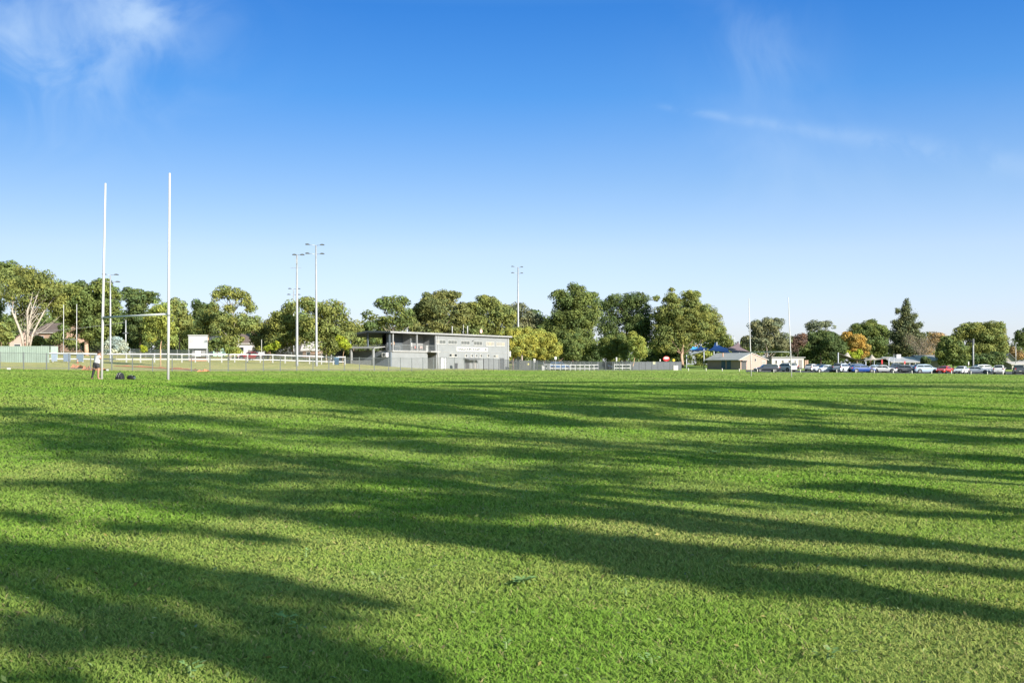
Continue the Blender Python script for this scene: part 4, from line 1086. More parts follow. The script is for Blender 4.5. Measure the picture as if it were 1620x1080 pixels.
# ------------------------------------------------------------------ houses and other buildings
def rect_window(name, root, x0, x1, y, z0, z1, gm=None, fm=WHITE):
    m = MB()
    for q in ((x0, x1, z1 - .08, z1), (x0, x1, z0, z0 + .08), (x0, x0 + .08, z0 + .081, z1 - .081), (x1 - .08, x1, z0 + .081, z1 - .081)):
        m.box(q[0], q[1], y - .07, y - .003, q[2], q[3])
    f = m.build(name, fm, root, fixn=False)
    MB().box(x0 + .082, x1 - .082, y - .04, y - .003, z0 + .082, z1 - .082).build('pane', gm or GLASSD, f)
    return f
def house(label, px, Z, wpx, dep, he, hr, wm, rm, rz=0.0, axis='x', wins=(), doors=(), ov=.4, name='house', group='houses beyond the ground', chim=None, cat='house'):
    """front wall centred at px; gable ridge along local x ('x') or y ('y'); windows are (x0,x1,z0,z1) on the front"""
    b = at(px, Z)
    w = wpx * Z / F / 2
    root = thing(name, label, cat, b, math.radians(rz), group)
    if axis == 'x':
        prof = [(0, -.8), (dep, -.8), (dep, he), (dep / 2, hr - .12), (0, he)]
        MB().prism(prof, 0, -w, w).build('wall', wm, root)
        e = ov * (hr - he) / (dep / 2)
        rp = [(-ov, he - e), (dep / 2, hr), (dep + ov, he - e), (dep + ov, he - e + .16), (dep / 2, hr + .16), (-ov, he - e + .16)]
        MB().prism(rp, 0, -w - ov, w + ov).build('roof', rm, root)
        MB().box(-w - ov, w + ov, -ov - .1, -ov - .003, he - e - .02, he - e + .17).build('gutter', mat('gutter', (.3, .29, .27), .5), root)
    else:
        prof = [(-w, -.8), (w, -.8), (w, he), (0, hr - .12), (-w, he)]
        MB().prism(prof, 1, 0, dep).build('wall', wm, root)
        e = ov * (hr - he) / w
        rp = [(-w - ov, he - e), (0, hr), (w + ov, he - e), (w + ov, he - e + .16), (0, hr + .16), (-w - ov, he - e + .16)]
        MB().prism(rp, 1, -ov, dep + ov).build('roof', rm, root)
    for q in wins:
        rect_window('window', root, q[0], q[1], 0, q[2], q[3])
    for q in doors:
        d = MB().box(q[0], q[1], -.06, -.003, 0, q[2]).build('door', q[3], root)
        MB().box(q[1] - .15, q[1] - .07, -.11, -.064, .95, 1.08).build('handle', STEEL, d)
    if chim:
        MB().box(chim[0] - .45, chim[0] + .45, chim[1], chim[1] + .8, he, chim[2]).build('chimney', chim[3], root)
    return root
PINKB = brick('pink_brick', (.30, .215, .18), (.26, .185, .155), (.28, .25, .22))
ORANGEB = brick('orange_brick', (.30, .185, .125), (.26, .155, .11), (.28, .24, .2))
TILE = mat('roof_tile', (.10, .075, .065), .8, .25, 4., bump=.3)
TILEG = mat('roof_grey', (.17, .165, .165), .7, .15, 2.)
CREAM = mat('cream_board', (.33, .31, .27), .7, .06, 1.)
house('low pink brick house with gable behind the pale stemmed gum', 40, 226, 46, 10, 1.9, 4.3, PINKB, TILE, 14, 'y', wins=((-2.2, -.9, .6, 1.6), (.8, 2.0, .6, 1.6)), doors=((-.4, .5, 1.8, mat('door_rust', (.2, .11, .08), .6)),))
house('orange brick house half hidden between the two left hand gums', 76, 248, 44, 10, 4.6, 6.8, ORANGEB, TILE, -10, 'x', wins=((-2.4, -1, 2.6, 3.8), (.6, 2.2, 2.6, 3.8), (-2.4, -1, .4, 1.5)))
house('tall pale brick block of flats behind the thin goal posts', 122, 268, 46, 12, 9.2, 11.2, PINKB, TILE, 8, 'x', wins=[(x, x + 1.3, z, z + 1.2) for x in (-2.8, .0, 2.0) for z in (1.0, 3.9, 6.8)])
house('pinkish block of flats behind the silver bush', 158, 276, 30, 10, 6.4, 8.2, PINKB, TILE, 0, 'x', wins=[(x, x + 1.2, z, z + 1.2) for x in (-1.8, .6) for z in (1.0, 3.9)])
house('small pale green cottage with dark roof right of the scoreboard', 338, 212, 26, 8, 2.0, 3.9, mat('mint', (.22, .33, .28), .7), mat('roof_dark', (.05, .055, .06), .7), 10, 'x', wins=((.2, 1.4, .7, 1.7),), doors=((-1, -.1, 1.9, mat('door_ink', (.03, .04, .05), .6)),))
house('white weatherboard house with orange chimney behind the red car', 392, 232, 38, 9, 2.7, 4.7, mat('weatherboard', (.42, .41, .40), .7, .06), TILE, 6, 'x', wins=((-1.8, -.8, .8, 1.9), (.9, 2.1, .8, 1.9)), chim=(1.0, 2.0, 6.2, ORANGEB))
house('dark brown house with pinkish tiled roof behind the thick light pole', 452, 240, 32, 9, 3.0, 5.4, mat('dark_cladding', (.055, .05, .05), .7), mat('pink_tile', (.28, .18, .15), .8, .2, 3.), -8, 'x', wins=((-1.5, -.4, .9, 2.0), (.5, 1.6, .9, 2.0)))
house('low orange brick house with pale roof behind the twin armed light pole', 492, 226, 26, 8, 1.7, 3.4, ORANGEB, mat('pale_roof', (.36, .33, .31), .6), 5, 'x', wins=((-1.0, -.1, .5, 1.3),))
house('cream house gable peeping out beside the largest right hand tree', 1597, 262, 22, 9, 1.9, 3.7, CREAM, TILEG, -22, 'y', wins=((-.6, .5, .8, 1.7),))
house('low pale roofed shed at the far right edge', 1618, 250, 34, 6, 1.2, 1.7, CREAM, mat('pale_roof', (.36,) * 3), 0, 'x')

# brick amenities block
bx, by = X_(1170.8, 246), 246.0
BA = math.atan2(.53, .85)
bz = g1(bx, by)
BR = Line(bx, by, BA, bz)
blk = thing('amenities_block', 'low brick amenities block with pale gable roof and blue doors', 'building', (bx, by, bz), BA)
gw = BR.t(1213)
gd = 11.0
BRK = brick('amenity_brick', (.305, .205, .172), (.26, .172, .145), (.27, .22, .19))
MB().prism([(0, -.6), (gw, -.6), (gw, 2.35), (gw * .42, 3.75), (0, 2.35)], 1, 0, gd).build('wall', BRK, blk)
ov = .55
hb = 2.35 - ov * 1.4 / (gw * .42)
hc = 2.35 - ov * 1.4 / (gw * .58)
MB().prism([(-ov, hb), (gw * .42, 3.78), (gw + ov, hc), (gw + ov, hc + .15), (gw * .42, 3.93), (-ov, hb + .15)], 1, -.15, gd + .5).build('roof', mat('amenity_roof', (.29, .285, .28), .5, .08, .7, .4), blk)
DOORB = mat('door_blue', (.045, .085, .13), .5)
LW = Line(bx, by, BA + math.pi / 2, bz)
for p0, p1 in ((1141.6, 1147.2), (1150.4, 1156.2)):
    a, b2 = sorted((LW.t(p0), LW.t(p1)))
    d = MB().box(-.07, -.003, a, b2, -.3, 2.05).build('door', DOORB, blk)
    MB().box(-.12, -.074, a + .1, a + .18, .9, 1.05).build('handle', STEEL, d)
a, b2 = BR.t(1173), BR.t(1180.5)
d = MB().box(a, b2, -.06, -.003, -.3, 2.0).build('door', mat('door_dark', (.05,) * 3), blk)
MB().box(b2 - .2, b2 - .1, -.1, -.064, .9, 1.02).build('handle', STEEL, d)
MB().box(a - .3, b2 + .3, -.7, -.003, 2.06, 2.16).build('door_hood', mat('fascia_light', (.36,) * 3), blk)
rect_window('window', blk, BR.t(1193.5), BR.t(1196.2), 0, 1.9, 2.6)
rect_window('window', blk, BR.t(1204.5), BR.t(1210.5), 0, 1.0, 2.0, BLIND)
MB().tube([(.9, gd * .6, 3.0), (.9, gd * .6, 3.9)], .12, 8).build('vent_cowl', mat('terracotta', (.4, .22, .14), .7), blk)
MB().tube([(.06, -.09, -.3), (.06, -.09, 2.0)], .05, 6).build('downpipe', mat('pipe_tan', (.4, .3, .2), .6), blk)

# portable classroom
ptx, pty = X_(1221, 252), 252.0
PA = math.radians(20)
pz = g1(ptx, pty)
PL = Line(ptx, pty, PA, pz)
por = thing('portable_classroom', 'cream flat roofed portable classroom behind the white wagon', 'building', (ptx, pty, pz), PA)
pw = PL.t(1271.5)
MB().box(0, pw, 0, 7.0, .3, 2.75).build('wall', CREAM, por)
MB().box(-.25, pw + .25, -.35, 7.3, 2.753, 2.93).build('roof', mat('fascia_light', (.36,) * 3), por)
MB().box(.2, pw - .2, .2, 6.8, -.5, .297).build('underfloor', DKSTEEL, por)
for p0, p1, z0, z1 in ((1226, 1229.5, 1.2, 2.2), (1236.5, 1240, .9, 2.2), (1247, 1250.5, .6, 2.2), (1257, 1259, .9, 2.2)):
    rect_window('window', por, PL.t(p0), PL.t(p1), 0, z0, z1)
d = MB().box(PL.t(1263.5), PL.t(1269), -.06, -.003, .32, 2.3).build('door', mat('door_mesh', (.12, .11, .105), .6), por)
MB().box(PL.t(1268), PL.t(1268.6), -.1, -.064, 1.2, 1.35).build('handle', STEEL, d)
for px in (1274.2, 1277.2):
    o = MB().box(-.2, .2, -.2, .2, -.3, 2.1).box(-.24, .24, -.24, .24, 2.1, 2.2).build('brick_pillar', ORANGEB, None, loc=at(px, 258))
    tag(o, 'orange brick gate pillar nearest the classroom corner' if px < 1276 else 'orange brick gate pillar further from the classroom corner', 'pillar', 'brick gate pillars')

# school building
sx, sy = X_(1409, 242), 242.0
SA = math.radians(4)
szz = g1(sx, sy)
SLn = Line(sx, sy, SA, szz)
sch = thing('school_building', 'long low white school building with grey roof behind the grey ute', 'building', (sx, sy, szz), SA)
sw = SLn.t(1456)
sw2 = SLn.t(1490)
MB().box(0, sw, 0, 8, -.5, 1.75).build('wall', mat('school_wall', (.34, .34, .32), .7, .08, 1.), sch)
MB().prism([(-.9, 1.75), (4, 2.9), (8.4, 1.75), (8.4, 1.9), (4, 3.05), (-.9, 1.95)], 0, -.4, sw + .2).build('roof', mat('school_roof', (.24, .25, .27), .5, .1, .8), sch)
MB().box(sw + .21, sw2, 1, 8, -.5, 2.0).build('wall', mat('school_wall', (.34,) * 3), sch)
MB().prism([(.2, 2.0), (4.5, 3.3), (8.6, 2.0), (8.6, 2.15), (4.5, 3.45), (.2, 2.15)], 0, sw + .21, sw2 + .4).build('roof', mat('fascia_light', (.36,) * 3), sch)
MB().box(-.4, sw + .2, -1.02, -.903, 1.72, 1.97).build('gutter', mat('fascia_light', (.36,) * 3), sch)
for p0, p1 in ((1419, 1423), (1428, 1432), (1434, 1439), (1446, 1450)):
    rect_window('window', sch, SLn.t(p0), SLn.t(p1), 0, .5, 1.5, mat('bluish_glass', (.05, .09, .12), .15, .1, 1., .7))
d = MB().box(SLn.t(1440.5), SLn.t(1444.5), -.06, -.003, -.3, 1.6).build('door', mat('door_ink', (.03,) * 3), sch)
for i in range(6):
    t = .2 + (sw - .4) * i / 5
    MB().box(t - .06, t + .06, -.85, -.73, -.4, 1.76).build('veranda_post', WHITE, sch)
MB().box(SLn.t(1431) - .5, SLn.t(1431) + .5, 3, 4, 2.6, 3.6).build('roof_unit', mat('ac_grey', (.38,) * 3), sch)

# ------------------------------------------------------------------ shade sails
def sail(label, corners, m, sag=.5, posts=(), peak=None):
    """corners: 4 x (px, py, Z)"""
    P = [Vector((X_(a, z), z, Z_(b, z))) for a, b, z in corners]
    base = Vector((P[0].x, P[0].y, g1(P[0].x, P[0].y)))
    root = thing('shade_sail', label, 'shade sail', base, 0, 'shade sails')
    n = 14
    rows = []
    for i in range(n + 1):
        row = []
        for j in range(n + 1):
            u, v = i / n, j / n
            # pull the edges inwards so they hang in curves
            uu = u + .14 * math.sin(math.pi * v) * (.5 - u) * 2 * abs(.5 - u) * 2 * .8
            vv = v + .14 * math.sin(math.pi * u) * (.5 - v) * 2 * abs(.5 - v) * 2 * .8
            p = (P[0] * (1 - uu) + P[1] * uu) * (1 - vv) + (P[3] * (1 - uu) + P[2] * uu) * vv
            p.z -= sag * math.sin(math.pi * uu) * math.sin(math.pi * vv)
            if peak:
                for (pu, pv, ph, pr) in peak:
                    p.z += ph * math.exp(-((uu - pu) ** 2 + (vv - pv) ** 2) ** .5 / pr)
            row.append(tuple(p - base))
        rows.append(row)
    MB().sheet(rows).build('canopy', m, root, smooth=True, solid=.02)
    for a, b, z in posts:
        x = X_(a, z)
        g = g1(x, z)
        q = Vector((x, z, g)) - base
        MB().tube([(q.x, q.y, q.z - .3), (q.x, q.y, Z_(b, z) - base.z)], .12, 8).build('pole', mat('sail_pole', (.30, .32, .35), .4), root, smooth=True)
NAVY = mat('navy_cloth', (.006, .024, .085), .8, .1, 1., .1, trans=.15)
sail('large navy blue shade sail peaking beside the brick block', [(1131, 541, 268), (1117, 554, 262), (1159, 559, 260), (1152, 551, 272)], NAVY, .3, [(1134, 541, 267.5), (1129.5, 556, 261)])
sail('smaller navy blue shade sail under the widest olive tree', [(1109, 547, 266), (1089, 555, 262), (1118, 554.5, 260), (1122, 550, 270)], NAVY, .3, [(1113.6, 552, 261)])
sail('small bright blue shade sail at the back under the tree', [(1096, 548, 270), (1090, 553, 268), (1104, 553.5, 267), (1104, 548.5, 272)], mat('sky_cloth', (.05, .24, .55), .8, .1, 1., .1, trans=.15), .1)
sail('low white shade sail below the navy ones', [(1118, 554, 256), (1097, 555.5, 262), (1085, 562, 258), (1100, 559, 252)], mat('pale_cloth', (.40, .41, .42), .8, .05, 1., .1, trans=.2), .2, [(1086, 561.5, 257)])
sail('mauve brown shade sail behind the brick block', [(1168, 540, 286), (1145, 551, 280), (1160, 559, 268), (1187, 557, 276)], mat('mauve_cloth', (.19, .14, .15), .8, .1, 1., .1, trans=.15), .3, [(1169.6, 538.5, 285)])
TANC = mat('tan_cloth', (.35, .31, .26), .8, .06, 1., .1, trans=.15)
sail('tan peaked shade sail on white posts behind the silver wagon', [(1326, 558.5, 232), (1322, 566, 250), (1372, 569, 246), (1372, 571, 228)], TANC, .7, [(1326, 557.5, 232), (1369.6, 570.5, 228.5)], [(.45, .35, 2.1, .12)])
sail('tan peaked shade sail left of the school roof', [(1363, 570.5, 230), (1365, 566, 250), (1408, 564.5, 246), (1406, 567, 228)], TANC, .5, [(1406, 566.5, 228.5)], [(.45, .36, 1.7, .12)])

# ------------------------------------------------------------------ fences, gates, signs right of the clubhouse
x0, y0 = X_(999, 233), 233.0
x1, y1 = X_(1078, 236), 236.0
dfa = math.atan2(y1 - y0, x1 - x0)
df = thing('metal_fence', 'dark grey corrugated metal fence behind the tubular fence', 'fence', (x0, y0, g1(x0, y0)), dfa)
L_ = math.hypot(x1 - x0, y1 - y0)
for i in range(5):
    MB().box(L_ * i / 5 + .03, L_ * (i + 1) / 5 - .03, 0, .05, -.3, 1.75).build('panel', ribbed('dark_sheet', (.075, .085, .095), .3, .6), df)
for i in range(6):
    MB().box(L_ * i / 5 - .028, L_ * i / 5 + .028, -.02, .07, -.3, 1.82).build('post', DKSTEEL, df)
gt = thing('timber_gate', 'weathered grey paling gate with a yellow notice beside the clubhouse end', 'gate', at(831, 203), math.radians(6))
for i, (a, b2) in enumerate(((-.95, -.02), (.02, .95))):
    mb = MB()
    for j in range(8):
        mb.box(a + (b2 - a) * j / 8 + .01, a + (b2 - a) * (j + 1) / 8 - .01, 0, .04, .05, 1.75 + .05 * (i))
    mb.box(a, b2, .045, .1, .4, .5).box(a, b2, .045, .1, 1.3, 1.4)
    mb.build('leaf', mat('paling_grey', (.10, .105, .095), .85, .25, 5.), gt, fixn=False)
for x in (-1.05, 1.05):
    MB().box(x - .07, x + .07, -.04, .1, -.3, 1.95).build('post', mat('paling_grey', (.1,) * 3), gt)
MB().box(.45, .75, -.03, -.003, .95, 1.3).build('notice', mat('notice_yellow', (.5, .45, .16), .5), gt)
def sign_on_post(label, px, Z, top, bot, w, m, m2=None, shape='rect', post=True, dy=0., cat='sign'):
    b = at(px, Z)
    k = Z / F
    root = thing('sign', label, cat, b, 0, 'small signs along the far side')
    z0, z1 = Z_(bot, Z) - b[2], Z_(top, Z) - b[2]
    if post:
        MB().tube([(0, .06, -.3), (0, .06, z0 + .1)], .035, 6).build('post', STEEL, root)
    if shape == 'rect':
        MB().box(-w / 2 * k, w / 2 * k, -.03, .02, z0, z1).build('plate', m, root, bevel=.008)
    else:
        cy, rx, rz = (z0 + z1) / 2, w / 2 * k, (z1 - z0) / 2
        pts = [(rx * math.cos(2 * math.pi * i / 24), cy + rz * math.sin(2 * math.pi * i / 24)) for i in range(24)]
        MB().prism(pts, 1, -.03, .02).build('plate', m, root)
        if m2:
            pts = [(rx * .8 * math.cos(2 * math.pi * i / 24), cy + rz * .3 + rz * .45 * math.sin(2 * math.pi * i / 24)) for i in range(24)]
            MB().prism(pts, 1, -.045, -.033).build('white_band', m2, root)
    return root
RED = mat('sign_red', (.42, .03, .035), .5)
SWH = mat('sign_white', (.42, .42, .40), .5)
sign_on_post('white sign plate on a post beside the timber gate', 845.6, 196, 567.5, 573, 3.4, SWH)
sign_on_post('white sign plate on a tall post in front of the white rails', 879, 198, 564, 568.5, 3.6, SWH)
sign_on_post('narrow white sign by the tan stemmed tree', 975.4, 224, 565, 571, 2.0, SWH)
sign_on_post('red oval sign with white band above the dark corrugated fence', 1054.2, 237, 563.4, 571.2, 10.5, RED, SWH, 'oval')
sign_on_post('small yellow round sign right of the red oval sign', 1066, 238, 567.4, 571.6, 4, mat('sign_yellow', (.5, .38, .04), .5), None, 'oval')
sign_on_post('pale yellow notice fixed on the dark corrugated fence', 1034.8, 229.6, 572, 576, 4, mat('notice_pale', (.45, .44, .28), .5), post=False)
sign_on_post('small white sign left of the red oval sign', 1044.4, 237, 568, 571.5, 1.6, SWH)
sign_on_post('small red sign by the tan sail right end', 1395.4, 222, 569, 575.5, 2, RED)
sign_on_post('small red sign in front of the school windows', 1431.4, 226, 571, 575.5, 2, RED)
sign_on_post('white sign on a thin post beside the power pole', 1532.4, 214, 572, 577, 1.6, SWH)
for px, Z, top, bot, w, lab in ((413.6, 182, 557, 562, 9, 'white board on a tall thin pole right of the red car'),):
    r_ = sign_on_post(lab, px, Z, top, bot, w, SWH, post=False)
    MB().tube([(0, .08, -.3), (0, .08, Z_(537, Z) - r_.location[2])], .05, 6).build('post', WHITE, r_)
o = MB().tube([(0, 0, -.3), (0, 0, Z_(535, 182) - at(377.6, 182)[2])], .055, 8).build('pole', WHITE, None, loc=at(377.6, 182))
tag(o, 'tall thin white pole in front of the white weatherboard house', 'pole')

def utility_box(label, px, Z, w, h, m, name='utility_box'):
    r_ = thing(name, label, 'utility box', at(px, Z))
    MB().box(-w / 2, w / 2, 0, w * .7, -.1, h).build('body', m, r_, bevel=.02)
    MB().box(-w / 2 - .03, w / 2 + .03, -.03, w * .7 + .03, h + .003, h + .07).build('lid', WHITE, r_)
    MB().box(-w / 2 + .08, w / 2 - .08, -.02, -.003, .12, h - .1).build('door', m, r_)
utility_box('pale grey utility box before the dark corrugated fence', 1069, 227, 1.0, .95, mat('box_grey', (.36, .35, .33), .6))
utility_box('white utility box by the gate right of the clubhouse', 860.5, 200, .8, .85, WHITE)
utility_box('pale green cabinet behind the end of the green metal fence', 84.5, 170, .9, 1.9, mat('cab_green', (.26, .36, .29), .6))
def wheelie_bin(label, px, Z, m, lid, s=1.0):
    r_ = thing('wheelie_bin', label, 'bin', at(px, Z), 0, 'wheelie bins')
    w0, w1, h = .24 * s, .30 * s, .98 * s
    vs = [(-w0, -w0, .06), (w0, -w0, .06), (w0, w0, .06), (-w0, w0, .06), (-w1, -w1, h), (w1, -w1, h), (w1, w1, h), (-w1, w1, h)]
    MB().add(vs, [(0, 3, 2, 1), (4, 5, 6, 7), (0, 1, 5, 4), (1, 2, 6, 5), (2, 3, 7, 6), (3, 0, 4, 7)]).build('body', m, r_, bevel=.02)
    MB().prism([(-w1 - .03, h + .003), (w1 + .05, h + .003), (w1 + .05, h + .06), (0, h + .1), (-w1 - .03, h + .06)], 0, -w1 - .02, w1 + .02).build('lid', lid, r_)
    for sx in (-1, 1):
        MB().tube([(sx * (w0 + .02), w0 - .02, .1), (sx * (w0 + .07), w0 - .02, .1)], .1, 12).build('wheel', BLACK, r_)
wheelie_bin('dark blue wheelie bin by the rails left of the lean-to', 532.6, 166, mat('bin_blue', (.03, .07, .12), .5), mat('lid_blue', (.08, .22, .38), .5), 1.1)
wheelie_bin('dark grey wheelie bin against the clubhouse front', 721.5, 199, mat('bin_dark', (.05, .05, .06), .5), mat('lid_dark', (.07, .07, .075), .5), 1.05)
wheelie_bin('grey wheelie bin right of the white utility box', 867.5, 200, mat('bin_grey', (.14, .15, .15), .5), mat('lid_dark', (.07,) * 3), 1.0)

# dark mesh fences behind the rails on the left
MESHD = mat('mesh_dark', (.03, .04, .038), .6)
def mesh_fence(label, p0, z0, p1, z1, H):
    a, b2 = at(p0, z0), at(p1, z1)
    ang = math.atan2(b2[1] - a[1], b2[0] - a[0])
    r_ = thing('mesh_fence', label, 'fence', a, ang, 'dark mesh fences')
    L = math.hypot(b2[0] - a[0], b2[1] - a[1])
    n = round(L / 3)
    hz = lambda t: g1(a[0] + (b2[0] - a[0]) * t, a[1] + (b2[1] - a[1]) * t) - a[2]
    for i in range(n + 1):
        t = i / n
        MB().tube([(L * t, 0, hz(t) - .3), (L * t, 0, hz(t) + H + .05)], .04, 6).build('post', STEEL, r_)
        if i < n:
            q0, q1 = hz(t), hz((i + 1) / n)
            x0, x1 = L * t + .045, L * (i + 1) / n - .045
            mb = MB().tube([(x0, 0, q0 + H), (x1, 0, q1 + H)], .02, 4)
            m = 30
            for j in range(m):
                f = (j + .5) / m
                xx, zz = x0 + (x1 - x0) * f, q0 + (q1 - q0) * f
                mb.box(xx - .028, xx + .028, -.01, .01, zz, zz + H - .021)
            mb.build('mesh_panel', MESHD, r_, fixn=False)
mesh_fence('dark mesh fence behind the rails from the silver bush to the scoreboard', 206, 186, 330, 186, 1.5)
mesh_fence('dark mesh fence behind the rails from the red car to the lean-to', 392, 200, 556, 196, 1.6)
mesh_fence('added dark mesh standing in for hedge and shade behind the white rails right of the clubhouse', 813, 214, 998, 241, 1.7)  # added strip darkening the view behind the rails, for hedge and shade
mesh_fence('dark green mesh fence behind the thin goal posts', 66, 196, 160, 198, 1.7)

# poles
pw_ = thing('power_pole', 'thick grey power pole standing behind the white sedan', 'pole', at(1539.6, 226))
H = Z_(536, 226) - at(1539.6, 226)[2]
MB().tube([(0, 0, -.4), (0, 0, H)], [.19, .15], 10).build('pole', mat('pole_wood', (.22, .23, .23), .8, .2, 3.), pw_, smooth=True)
MB().box(-.16, .16, -.26, -.17, H - 1.2, H - .05).build('bracket', DKSTEEL, pw_)
up = thing('power_pole', 'slim power pole with a wire behind the silver bush', 'pole', at(199, 188))
H = Z_(506, 188) - at(199, 188)[2]
MB().tube([(0, 0, -.4), (0, 0, H)], [.14, .1], 8).build('pole', STEEL, up, smooth=True)
MB().box(-.5, .5, -.16, -.11, H - 2.4, H - 2.2).build('crossarm', DKSTEEL, up)
pts = []
for i in range(17):
    t = i / 16
    pts.append((-38 * t, 6 * t, H - .4 - 1.4 * math.sin(math.pi * t) - .3 * t))
MB().tube(pts, .035, 4).build('wire', STEEL, up)
sl_ = thing('street_light', 'curved arm street light far behind the mauve sail', 'street light', at(1162, 300))
g_ = at(1162, 300)[2]
z1_ = Z_(534, 300) - g_
pts = [(0, 0, -.3), (0, 0, z1_)] + [(-1.9 * (1 - math.cos(a)) , 0, z1_ + 1.1 * math.sin(a)) for a in (.4, .8, 1.2, 1.5)]
MB().tube(pts, [.09, .08, .06, .05, .05, .05], 8).build('pole', STEEL, sl_, smooth=True)
MB().box(-2.5, -1.7, -.14, .14, z1_ + 1.0, z1_ + 1.14).build('lamp_head', STEEL, sl_)
for px, Z, top, lab in ((1414, 224, 561, 'slim grey lamp post in front of the school roof end'), (1607, 250, 543, 'tall slim pole at the right by the rust coloured tree'), (1383, 222, 570, 'short pale post under the tan sails')):
    b = at(px, Z)
    h = Z_(top, Z) - b[2]
    r_ = thing('lamp_post', lab, 'lamp post', b, 0, 'slim posts behind the cars')
    MB().tube([(0, 0, -.3), (0, 0, h)], [.09, .07], 8).build('pole', STEEL, r_, smooth=True)
    MB().box(-.12, .12, -.12, .12, h + .003, h + .15).build('cap', DKSTEEL, r_)

# ------------------------------------------------------------------ orange netting, cone, markers on the left bank
ORG = mat('orange_net', (.30, .13, .065), .7, .3, 6.)
def netting(label, pts, w, hmul=1.0):
    P = [at(a, z) for a, z in pts]
    b = P[0]
    rows = []
    r = np.random.RandomState(len(label))
    fine = []
    for p, q in zip(P[:-1], P[1:]):
        for i in range(8):
            t = i / 8
            fine.append((p[0] + (q[0] - p[0]) * t, p[1] + (q[1] - p[1]) * t))
    fine.append(P[-1][:2])
    for x, y in fine:
        g = g1(x, y)
        hh = (.03 + .22 * r.rand()) * hmul
        rows.append([(x - b[0], y - w / 2 - b[1], g + .03 - b[2]), (x - b[0], y - w * .1 - b[1], g + hh + .04 - b[2]), (x - b[0], y + w * .2 - b[1], g + hh * .7 + .04 - b[2]), (x - b[0], y + w / 2 - b[1], g + .03 - b[2])])
    o = MB().sheet(rows).build('barrier_netting', ORG, None, loc=b, solid=.012)
    tag(o, label, 'netting', 'orange barrier netting')
netting('crumpled orange netting heap left of the standing person', [(117, 128), (128, 126)], 2.2, 2.0)
netting('orange netting behind the standing person and the goal post', [(134, 120), (166, 120)], 1.6, 2.2)
netting('long orange netting strip trailing across the bank behind the goal', [(182, 139), (235, 137), (290, 133), (312, 131)], .9)
netting('folded orange netting end right of the goal', [(314, 126.5), (330, 128)], 1.5, 1.4)
tc_ = thing('traffic_cone', 'orange traffic cone under the blue grey boards', 'cone', at(122.6, 146))
MB().box(-.2, .2, -.2, .2, 0, .04).build('base', ORG, tc_)
MB().tube([(0, 0, .043), (0, 0, .62)], [.15, .035], 12).build('body', ORG, tc_, smooth=True)
MB().tube([(0, 0, .3), (0, 0, .42)], [.113, .085], 12).build('stripe', WHITE, tc_, smooth=True)
for px, Z, w, lab in ((14, 108, .32, 'white block lying at the foot of the picket fence at the far left'), (170, 114, .2, 'small white marker on the grass right of the goal post'), ):
    o = MB().box(-w / 2, w / 2, -.12, .12, -.02, .2).build('field_marker', WHITE, None, bevel=.03, loc=at(px, Z))
    tag(o, lab, 'marker')

# ------------------------------------------------------------------ bags
BLK = mat('bag_black', (.012, .012, .014), .6, .3, 8., .3, bump=.3)
GRYB = mat('bag_grey', (.16, .16, .165), .6, .2, 8.)
bp = thing('backpack', 'black backpack with grey straps slumped between the goal posts', 'bag', at(190, 51.2), math.radians(-20))
prof = [(-.22, .0), (.16, .0), (.17, .12), (.12, .26), (.04, .345), (-.03, .335), (-.12, .24), (-.19, .12)]
MB().prism(prof, 1, -.13, .13).build('body', BLK, bp, bevel=.03, smooth=True)
MB().prism([(-.16, .02), (.06, .02), (.06, .16), (-.1, .16)], 1, -.185, -.133).build('pocket', BLK, bp, bevel=.015)
for x in (-.04, .075):
    MB().tube([(x - .05, -.137, .04), (x - .02, -.17, .18), (x, -.15, .29), (x + .01, -.05, .345)], .016, 6).build('strap', GRYB, bp, smooth=True)
MB().tube([(.17, -.05, .02), (.28, -.1, .015), (.33, -.05, .015)], .014, 6).build('strap', BLK, bp, smooth=True)
MB().tube([(-.02, 0, .335), (.01, 0, .39), (.05, 0, .34)], .012, 6).build('handle', BLK, bp, smooth=True)
hb_ = thing('holdall', 'small black holdall with a pale end beside the backpack', 'bag', at(208, 51.0), math.radians(-15))
mb = MB()
mb.tube([(-.2, 0, .1), (-.17, 0, .105), (.14, 0, .105), (.17, 0, .1)], [.07, .105, .105, .08], 12)
mb.build('body', BLK, hb_, smooth=True)
MB().tube([(.172, 0, .1), (.19, 0, .1)], [.075, .05], 12).build('end_panel', mat('bag_white', (.4, .4, .4), .6), hb_, smooth=True)
MB().tube([(-.1, -.06, .19), (-.05, -.04, .25), (.05, -.04, .25), (.1, -.06, .19)], .01, 6).build('handle', GRYB, hb_, smooth=True)

# ------------------------------------------------------------------ people
def skin_mesh(name, V, E, R, m, parent, root=0, sub=2):
    me = bpy.data.meshes.new(name)
    me.from_pydata(V, E, [])
    o = bpy.data.objects.new(name + '_tmp', me)
    COL.objects.link(o)
    md = o.modifiers.new('skin', 'SKIN')
    md.use_smooth_shade = True
    for i, d in enumerate(me.skin_vertices[0].data):
        rr = R[i]
        d.radius = (rr, rr) if not hasattr(rr, '__len__') else rr
        d.use_root = (i == root)
    s = o.modifiers.new('sub', 'SUBSURF')
    s.levels = sub; s.render_levels = sub
    bpy.context.view_layer.update()
    dg = bpy.context.evaluated_depsgraph_get()
    m2 = bpy.data.meshes.new_from_object(o.evaluated_get(dg))
    bpy.data.objects.remove(o)
    m2.name = name
    m2.materials.clear(); m2.materials.append(m)
    q = bpy.data.objects.new(name, m2)
    COL.objects.link(q)
    q.parent = parent
    return q
